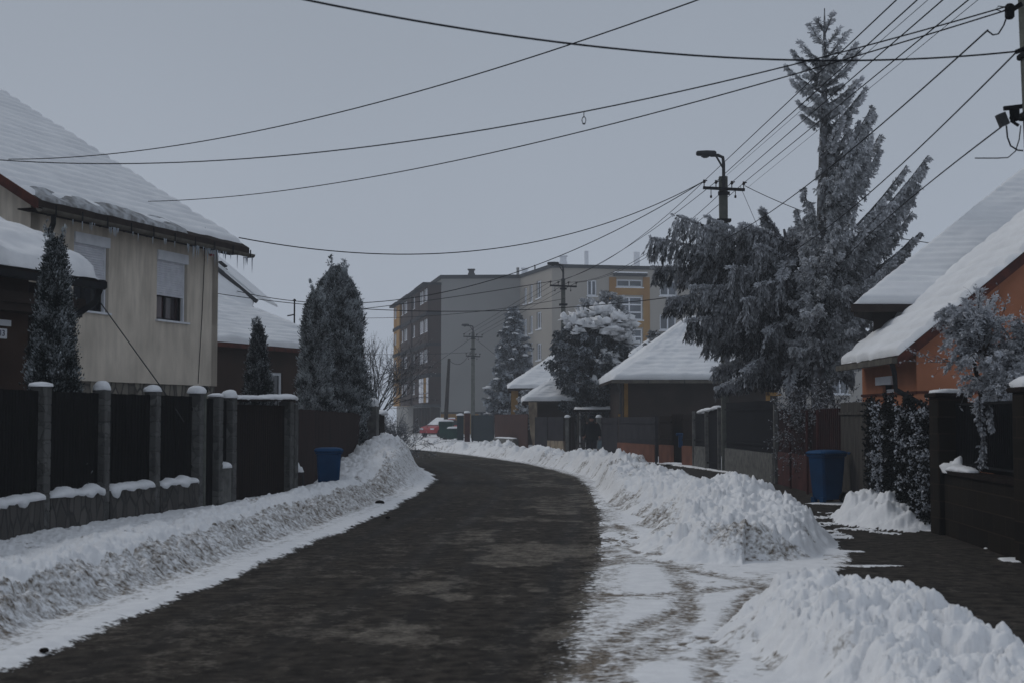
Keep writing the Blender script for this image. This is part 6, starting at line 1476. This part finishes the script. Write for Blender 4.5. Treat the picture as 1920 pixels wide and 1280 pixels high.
conifer('far_spruce', 'layered conical spruce with white tipped branches in front of the beige block', 962, 574, 790, 98, 62, 'pine', 22, .26, .10, .55, 95, 12, 13, .42, None, lambda v: (1-v)**.72*.95+.03, .5)
conifer('frosted_fir', 'greyish frosted fir showing above the round snowy pine', 1142, 545, 690, 84, 62, 'spruce', 23, .22, .09, .5, 60, 13, 12, .42, None, lambda v: (1-v)**.5+.05, 0)
conifer('frosted_fir', 'pale frosted fir left part behind the middle utility pole', 1100, 556, 680, 88, 38, 'spruce', 24, .22, .09, .5, 40, 13, 12, .5, None, lambda v: (1-v)**.6+.05, 0)

# ---------------- thujas
def thuja(label, px, ytop, Y, halfw_px, n, seed, prof, name='thuja', frost=.42, blade=.14, width=.05, group=None, top2=None):
    r = np.random.default_rng(seed); top = at(px, ytop, Y); H = top.z; R = halfw_px/(F/Y); t = thing(name, (top.x, Y, 0), label, 'thuja', group)
    v = r.random(n)**1.0; an = r.random(n)*2*math.pi
    rad = R*np.array([prof(x) for x in v])
    lump = 1+.10*np.sin(an*3+v*17+seed)+.30*(fbm(an*2.2+seed, v*H*3.2, seed, 3)-.5)+.34*(fbm(an*5.5, v*H*7, seed+5, 2)-.5); rr = rad*lump*r.uniform(.62, 1.03, n)
    frost_var = fbm(an*4.0, v*H*6, seed+9, 2)  # random patches of heavier and lighter frost
    P = np.stack([top.x+np.cos(an)*rr, Y+np.sin(an)*rr, v*H*.985], 1)
    D = np.stack([np.cos(an)*.55, np.sin(an)*.55, np.full(n, .95)], 1)+r.normal(size=(n, 3))*.33
    lv = Leaves(); T = frost+r.uniform(-.16, .16, n)+.35*(rr/np.maximum(rad*lump, .02)-.85)+1.1*(frost_var-.5)
    lv.add(P, D, blade*r.uniform(.6, 1.5, n), width*r.uniform(.6, 1.3, n), T)
    # secondary fans hugging each spray
    for k in range(2):
        P2 = P+r.normal(size=P.shape)*.045; lv.add(P2, D+r.normal(size=D.shape)*.4, blade*.7*r.uniform(.5, 1.4, n), width*.75, T-.12+r.uniform(-.2, .25, n))
    for k in range(14 if top2 else 8):
        q = Vector((top.x+r.uniform(-.3, .3)*R, Y+r.uniform(-.3, .3)*R, H*r.uniform(.88, .97))); e = q+Vector((r.uniform(-.12, .12), r.uniform(-.1, .1), r.uniform(.2, .42))); limb(lv, [q, e], .12, 12, 8, r, -.3, width*.8, blade*.8, .8, frost+.1)
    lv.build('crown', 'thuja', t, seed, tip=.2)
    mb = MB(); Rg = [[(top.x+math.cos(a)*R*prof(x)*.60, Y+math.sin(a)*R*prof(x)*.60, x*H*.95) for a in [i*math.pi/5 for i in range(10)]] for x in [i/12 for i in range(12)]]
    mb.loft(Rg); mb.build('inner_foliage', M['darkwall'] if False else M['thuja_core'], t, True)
    mb = MB(); mb.tube([(top.x, Y, 0), (top.x, Y, H*.9)], [.09, .01], 6); mb.build('trunk', M['bark'], t)
    return t
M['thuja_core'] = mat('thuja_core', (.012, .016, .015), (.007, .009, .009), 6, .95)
pc1 = lambda v: float(np.interp(v, [0, .3, .55, .75, .9, 1], [.98, 1, .88, .66, .36, .05]))
thuja('slim dark thuja rising in front of the brown house roof', 104, 448, 19.0, 46, 24000, 31, pc1, frost=.40, blade=.065, width=.024)
pc2 = lambda v: float(np.interp(v, [0, .35, .6, .8, .92, 1], [.92, 1, .88, .72, .50, .08]))
thuja('big broad thuja above the brown board fence, right one of the merged pair', 632, 500, 37.5, 58, 34000, 32, pc2, frost=.52, blade=.10, width=.032, top2=1)
thuja('paler thuja merged with the left side of the big broad one', 592, 546, 36.5, 32, 18000, 33, pc2, frost=.60, blade=.10, width=.032)
pc3 = lambda v: float(np.interp(v, [0, .3, .6, .85, 1], [1, .95, .6, .28, .03]))
thuja('short pointed dark thuja standing before the low brown house', 484, 612, 32.0, 40, 15000, 34, pc3, frost=.34, blade=.09, width=.03)

# ---------------- bare and frosted shrubs
def twigs(mb, lv, p, d, L, rad, depth, r, spread=.5, frost=.7, leaf=.05, leafn=4, gravity=0.0, lw=.02):
    n = 4; pts = [Vector(p)]; dd = Vector(d).normalized()
    for i in range(n):
        dd = (dd+Vector(r.normal(size=3))*.12+Vector((0, 0, -gravity))).normalized(); pts.append(pts[-1]+dd*L/n)
    mb.tube(pts, [rad*(1-.6*i/n) for i in range(n+1)], 3 if depth < 2 else 5, False)
    if leafn:
        m = leafn; f = r.random(m); P = np.array([list(pts[0].lerp(pts[-1], float(x))) for x in f]); lv.add(P+r.normal(size=P.shape)*.008, r.normal(size=(m, 3))*.7+np.array(dd)*.5, leaf*r.uniform(.6, 1.5, m), lw, frost+r.uniform(-.3, .3, m))
    if depth > 0:
        for k in range(int(r.integers(3, 6))):
            t = r.uniform(.25, 1); q = pts[0].lerp(pts[-1], t) if t < .98 else pts[-1]; i = min(int(t*n), n-1); q = pts[i].lerp(pts[i+1], t*n-i)
            nd = (dd+Vector(r.normal(size=3))*spread).normalized(); twigs(mb, lv, q, nd, L*r.uniform(.45, .75), rad*.6, depth-1, r, spread, frost, leaf, leafn, gravity, lw)
def shrub(name, label, base, stems, H, rad, depth, seed, spreadv=.5, mt_='bark_frost', frost=.7, leaf=.05, leafn=4, cat='shrub', bias=(0, 0, 0), grav=0.0, lmt='shrub', lw=.02, sp=.5, bw=.15):
    r = np.random.default_rng(seed); t = thing(name, tuple(base), label, cat); mb = MB(); lv = Leaves()
    for k in range(stems):
        d = Vector((r.normal()*spreadv, r.normal()*spreadv, 1))+Vector(bias)*r.uniform(.4, 1.2); twigs(mb, lv, Vector(base)+Vector((r.uniform(-bw, bw), r.uniform(-bw, bw), 0)), d, H*r.uniform(.6, .85), rad, depth, r, sp, frost, leaf, leafn, grav, lw)
    mb.build('branches', M[mt_], t, True)
    if leafn: lv.build('foliage', lmt, t, seed)
    return t
bt = at(694, 770, 52); shrub('bare_tree', 'bare frosted tree fanning upward behind the right side of the big thuja', (bt.x, 52, 1.2), 16, 2.6, .028, 3, 41, .30, frost=.5, leaf=.05, leafn=2, cat='tree', bias=(.40, 0, 0), lw=.02, sp=.34, bw=.1)
mb = MB(); mb.tube([(bt.x, 52, 0), (bt.x, 52, 1.4)], [.12, .09], 7); mb.build('trunk', M['bark'], bpy.data.objects['bare_tree'])
bs = at(748, 840, 47); shrub('frosted_bush', 'dense frosted leafless bush at the bend beyond the brown fence', (bs.x-.1, 47, .1), 26, 1.25, .014, 3, 42, .42, frost=.55, leaf=.05, leafn=3, sp=.42, lw=.022)
rs = at(1545, 745, 29.5); shrub('berry_shrub', 'thin leafless shrub with frosted dots behind the dark red fence', (rs.x, 30.5, .9), 12, 1.25, .010, 3, 43, .5, mt_='bark', frost=.42, leaf=.045, leafn=4, sp=.5, lw=.03, lmt='shrub')
# yew like shrub on the right with clumps of snow-dusted foliage
def leafy(name, label, cx, cy, cz, blobs, n, seed, blade=.12, width=.04, frost=.55, lmt='shrub', cat='shrub'):
    r = np.random.default_rng(seed); t = thing(name, (cx, cy, 0), label, cat); lv = Leaves(); mb = MB()
    for (x, y, zz, rx, ry, rz_, k) in blobs:
        m = int(n*k); v = nrmz(r.normal(size=(m, 3))); rad = r.uniform(.5, 1.0, m)**.5*(1+.22*np.sin(v[:, 0]*7+v[:, 2]*5+x)+.15*np.sin(v[:, 1]*11+v[:, 2]*9)); P = np.array([x, y, zz])+v*rad[:, None]*np.array([rx, ry, rz_])
        D = v*.8+np.array([0, -.1, .1])+r.normal(size=(m, 3))*.7; lv.add(P, D, blade*r.uniform(.5, 1.4, m), width*r.uniform(.7, 1.4, m), frost+r.uniform(-.35, .35, m)+.25*(rad-.85)+.1*v[:, 2])
        mb.tube([(cx, cy, 0), (cx+(x-cx)*.4, cy+(y-cy)*.4, zz*.6), (x, y, zz)], [.045, .03, .01], 5)
    mb.build('branches', M['bark'], t, True); lv.build('foliage', lmt, t, seed); return t
def bl(px, py, Y, wpx, hpx, k, dy=.5):
    wpx *= 1.28; hpx *= 1.2; c = at(px, py, Y); s = F/Y; return (c.x, Y, c.z, wpx/s, dy*wpx/s+.15, hpx/s, k)
YS = 17.8
r = np.random.default_rng(51); jx = at(1885, 700, 18.6)
fj = thing('frosted_juniper', (jx.x, 18.6, 0), 'loose frosted juniper arching over the block wall in front of the orange gable', 'shrub')
lv = Leaves(); mb = MB(); jb_ = Vector((jx.x, 18.6, .2)); crown_c = [(1880, 705, 18.5), (1845, 665, 18.7), (1915, 690, 18.5), (1870, 740, 18.3), (1815, 625, 18.9), (1935, 650, 18.8)]
for c_ in crown_c: q = at(*c_); mb.tube([jb_, jb_.lerp(q, .6), q], [.05, .035, .02], 6)
for k in range(150):
    c_ = crown_c[k % 6]; q = at(*c_); an = r.uniform(0, 2*math.pi); el = r.uniform(-.35, 1.25); L = r.uniform(.28, .52)
    e = q+Vector((math.cos(an)*math.cos(el)*L, math.sin(an)*math.cos(el)*L, math.sin(el)*L)); pts = curve(q, e, -.12*L); pts[-1] = pts[-1]-z*.04
    mb.tube(pts, [.012*(1-i/8)+.003 for i in range(8)], 4); limb(lv, pts, .17, 26, 16, r, .25, .017, .055, 1.0, .58, .45, .15)
for (x1, y1) in ((1795, 585), (1812, 560), (1838, 545), (1860, 560), (1775, 600), (1900, 590)):
    q = at(1830, 640, 18.8); e = at(x1, y1, 18.8+r.uniform(-.3, .3)); limb(lv, curve(q, e, -.05), .15, 34, 14, r, .1, .017, .055, 1.0, .62, .5, .1); mb.tube(curve(q, e, -.05), .007, 4)
mb.build('branches', M['bark'], fj, True); lv.build('foliage', 'shrub', fj, 51)
rs = at(1915, 640, 19.2); shrub('frosted_tree', 'upright frosted branches of a small tree before the orange gable at the right edge', (rs.x+.1, 19.4, 1.4), 10, 1.35, .016, 3, 52, .34, frost=.8, leaf=.05, leafn=5, lw=.03, sp=.4, cat='tree', bias=(-.12, 0, 0))
rs = at(1820, 540, 19.5); shrub('frosted_twigs', 'thin frosted twigs sticking up from the top of the juniper', (rs.x-.1, 19.5, 2.5), 9, .55, .008, 2, 53, .5, frost=.75, leaf=.05, leafn=5, lw=.022, sp=.5)
rs = at(1775, 720, 20.6); shrub('snowy_twigs', 'low spreading twigs with snow dots between the downpipe and the juniper', (rs.x+.3, 20.6, 1.2), 9, .8, .008, 2, 54, .5, mt_='bark', frost=.95, leaf=.05, leafn=5, lw=.035, sp=.5, bias=(-.9, 0, -.1))

# ---------------- ivy covered gate between the boards and the block wall
iv = thing('ivy_hedge', (5.95, 21.3, 0), 'dark ivy covered fence speckled with snow left of the block wall', 'hedge')
a, b = fence_pt(1640, 22.6), fence_pt(1748, 20.2); dI = (b-a); LI = dI.length; dI.normalize(); nI = Vector((dI.y, -dI.x, 0)); nI = nI if nI.y < 0 else -nI
mb = MB(); mb.beam(a-nI*.12+z*.86, b-nI*.12+z*.86, .08, 1.72); mb.build('fence_core', M['black_slats'], iv)
for f in (.12, .35, .62): mb = MB(); q = a+dI*LI*f; mb.tube([q+nI*.1+z*.1, q+nI*.14+z*.8+dI*.06, q+nI*.1+z*1.9+dI*(.1 if f > .5 else -.04)], [.03, .025, .02], 6); mb.build('stem', M['bark'], iv)
r = np.random.default_rng(61); n = 24000; u = r.random(n); hgt = r.random(n)*(1.80+.10*np.sin(u*19)+.08*np.sin(u*47)); dn_ = r.random(n)**.7*(.12+.10*np.sin(u*14+2)**2)
P = np.array(a)[None, :]+np.array(dI)[None, :]*(u*LI)[:, None]+np.array(nI)[None, :]*dn_[:, None]; P[:, 2] = hgt
nc_ = 620; cu_ = np.where(r.random(nc_) < .24, r.uniform(.86, 1.0, nc_), np.where(r.random(nc_) < .45, .25+r.normal(size=nc_)*.05, np.where(r.random(nc_) < .4, .62+r.normal(size=nc_)*.05, r.random(nc_)))); ch_ = r.random(nc_)*1.85; cr_ = .010+.035*r.random(nc_)**2
T = np.full(n, .3); near = np.zeros(n, bool)
for a0, h0, r0 in zip(cu_, ch_, cr_): near |= ((u-a0)*LI)**2+((hgt-h0)*.8)**2 < r0*r0
T = np.where(near & (dn_ > .03), .99, np.minimum(r.random(n), .7))
lv = Leaves(); lv.add(P, r.normal(size=(n, 3))*.6+np.array(nI)*.4+np.array([0, 0, -.2]), .045*r.uniform(.6, 1.3, n), .04, T); lv.build('ivy_leaves', 'ivy', iv, 3, .5, .0)
mb = MB()
# hanging frosted strand on the railing
hs = thing('frosted_creeper', tuple(at(1838, 850, 17.3)[:2])+(0,), 'frosted creeper strand hanging over the dark railing', 'creeper')
lv = Leaves(); r = np.random.default_rng(5); s_pts = [at(1836, 740, 17.25), at(1838, 790, 17.2), at(1845, 830, 17.2), at(1840, 870, 17.15)]; limb(lv, s_pts, .07, 80, 6, r, .8, .028, .05, 1.0, .55, .3, .0); limb(lv, [at(1855, 760, 17.2), at(1858, 800, 17.2)], .08, 40, 8, r, .8, .028, .05, 1.0, .55, .3, .0)
lv.build('leaves', 'shrub', hs, 5); mb.tube(s_pts, .008, 4); mb.build('stem', M['bark'], hs)
# small conifer fringe behind the hipped house on its left and behind the cracked house
conifer('small_fir', 'small frosted fir peeping over the pyramid roof ridge left of its slope', 1232, 618, 700, 68, 34, 'spruce', 71, .17, .07, .4, 26, 16, 10, .38, None, lambda v: (1-v)**.4+.08, 0)
conifer('garden_fir', 'short frosted fir behind the rust brown fence before the ochre corner', 985, 728, 800, 79.5, 18, 'spruce', 72, .18, .07, .5, 22, 14, 10, .45, None, lambda v: (1-v)**.4+.08, 0)

# small dark clods of dirt on the slush beside the left bank
rc = random.Random(9)
for k, (px, py, s) in enumerate(((83, 1219, .035), (275, 1123, .022), (238, 1134, .016), (712, 944, .09), (727, 970, .04), (697, 968, .025), (333, 1108, .014), (660, 985, .02))):
    g = G(px, py, .03); mb = MB(); R = []
    for j in range(5):
        t = j/4*math.pi; R.append([(g.x+math.cos(a)*math.sin(t)*s*(1+.35*mn.noise(Vector((math.cos(a)*2, math.sin(a)*2, k+j)))), g.y+math.sin(a)*math.sin(t)*s, .02+s*.4-math.cos(t)*s*.5) for a in [i*math.pi/4 for i in range(8)]])
    mb.loft(R); o = mb.build('dirt_clod', M['dark_brown'], None, True)
    tag(o, ['larger dark clod on the slush at the lower left', 'dark clod halfway along the left slush strip', 'tiny clod just left of the halfway clod on the slush', 'big dark lump at the foot of the far snow heap past the blue bin', 'small dark lump on the road edge below the far snow heap', 'tiny dark lump left of the small lump below the far heap', 'tiny clod right of the halfway clod on the slush', 'tiny dark crumb on the road edge before the far snow heap'][k], 'clod')

# ================================================================ HAZE
mb = MB(); mb.hexa([(-950, -70, -1.1), (950, -70, -1.1), (950, 950, -1.1), (-950, 950, -1.1), (-950, -70, 24), (950, -70, 24), (950, 950, 24), (-950, 950, 24)])
hm = bpy.data.materials.new('haze'); hm.use_nodes = True; hm.node_tree.nodes.clear()
vo = hm.node_tree.nodes.new('ShaderNodeVolumePrincipled'); vo.inputs['Density'].default_value = HAZE = .0012; vo.inputs['Color'].default_value = (.86, .90, .96, 1); vo.inputs['Anisotropy'].default_value = 0
mo = hm.node_tree.nodes.new('ShaderNodeOutputMaterial'); hm.node_tree.links.new(vo.outputs[0], mo.inputs['Volume'])
o = mb.build('haze', hm); tag(o, 'thin cold winter mist filling the street', 'haze', None, 'stuff')
sc.cycles.volume_step_rate = 4; sc.cycles.volume_max_steps = 64
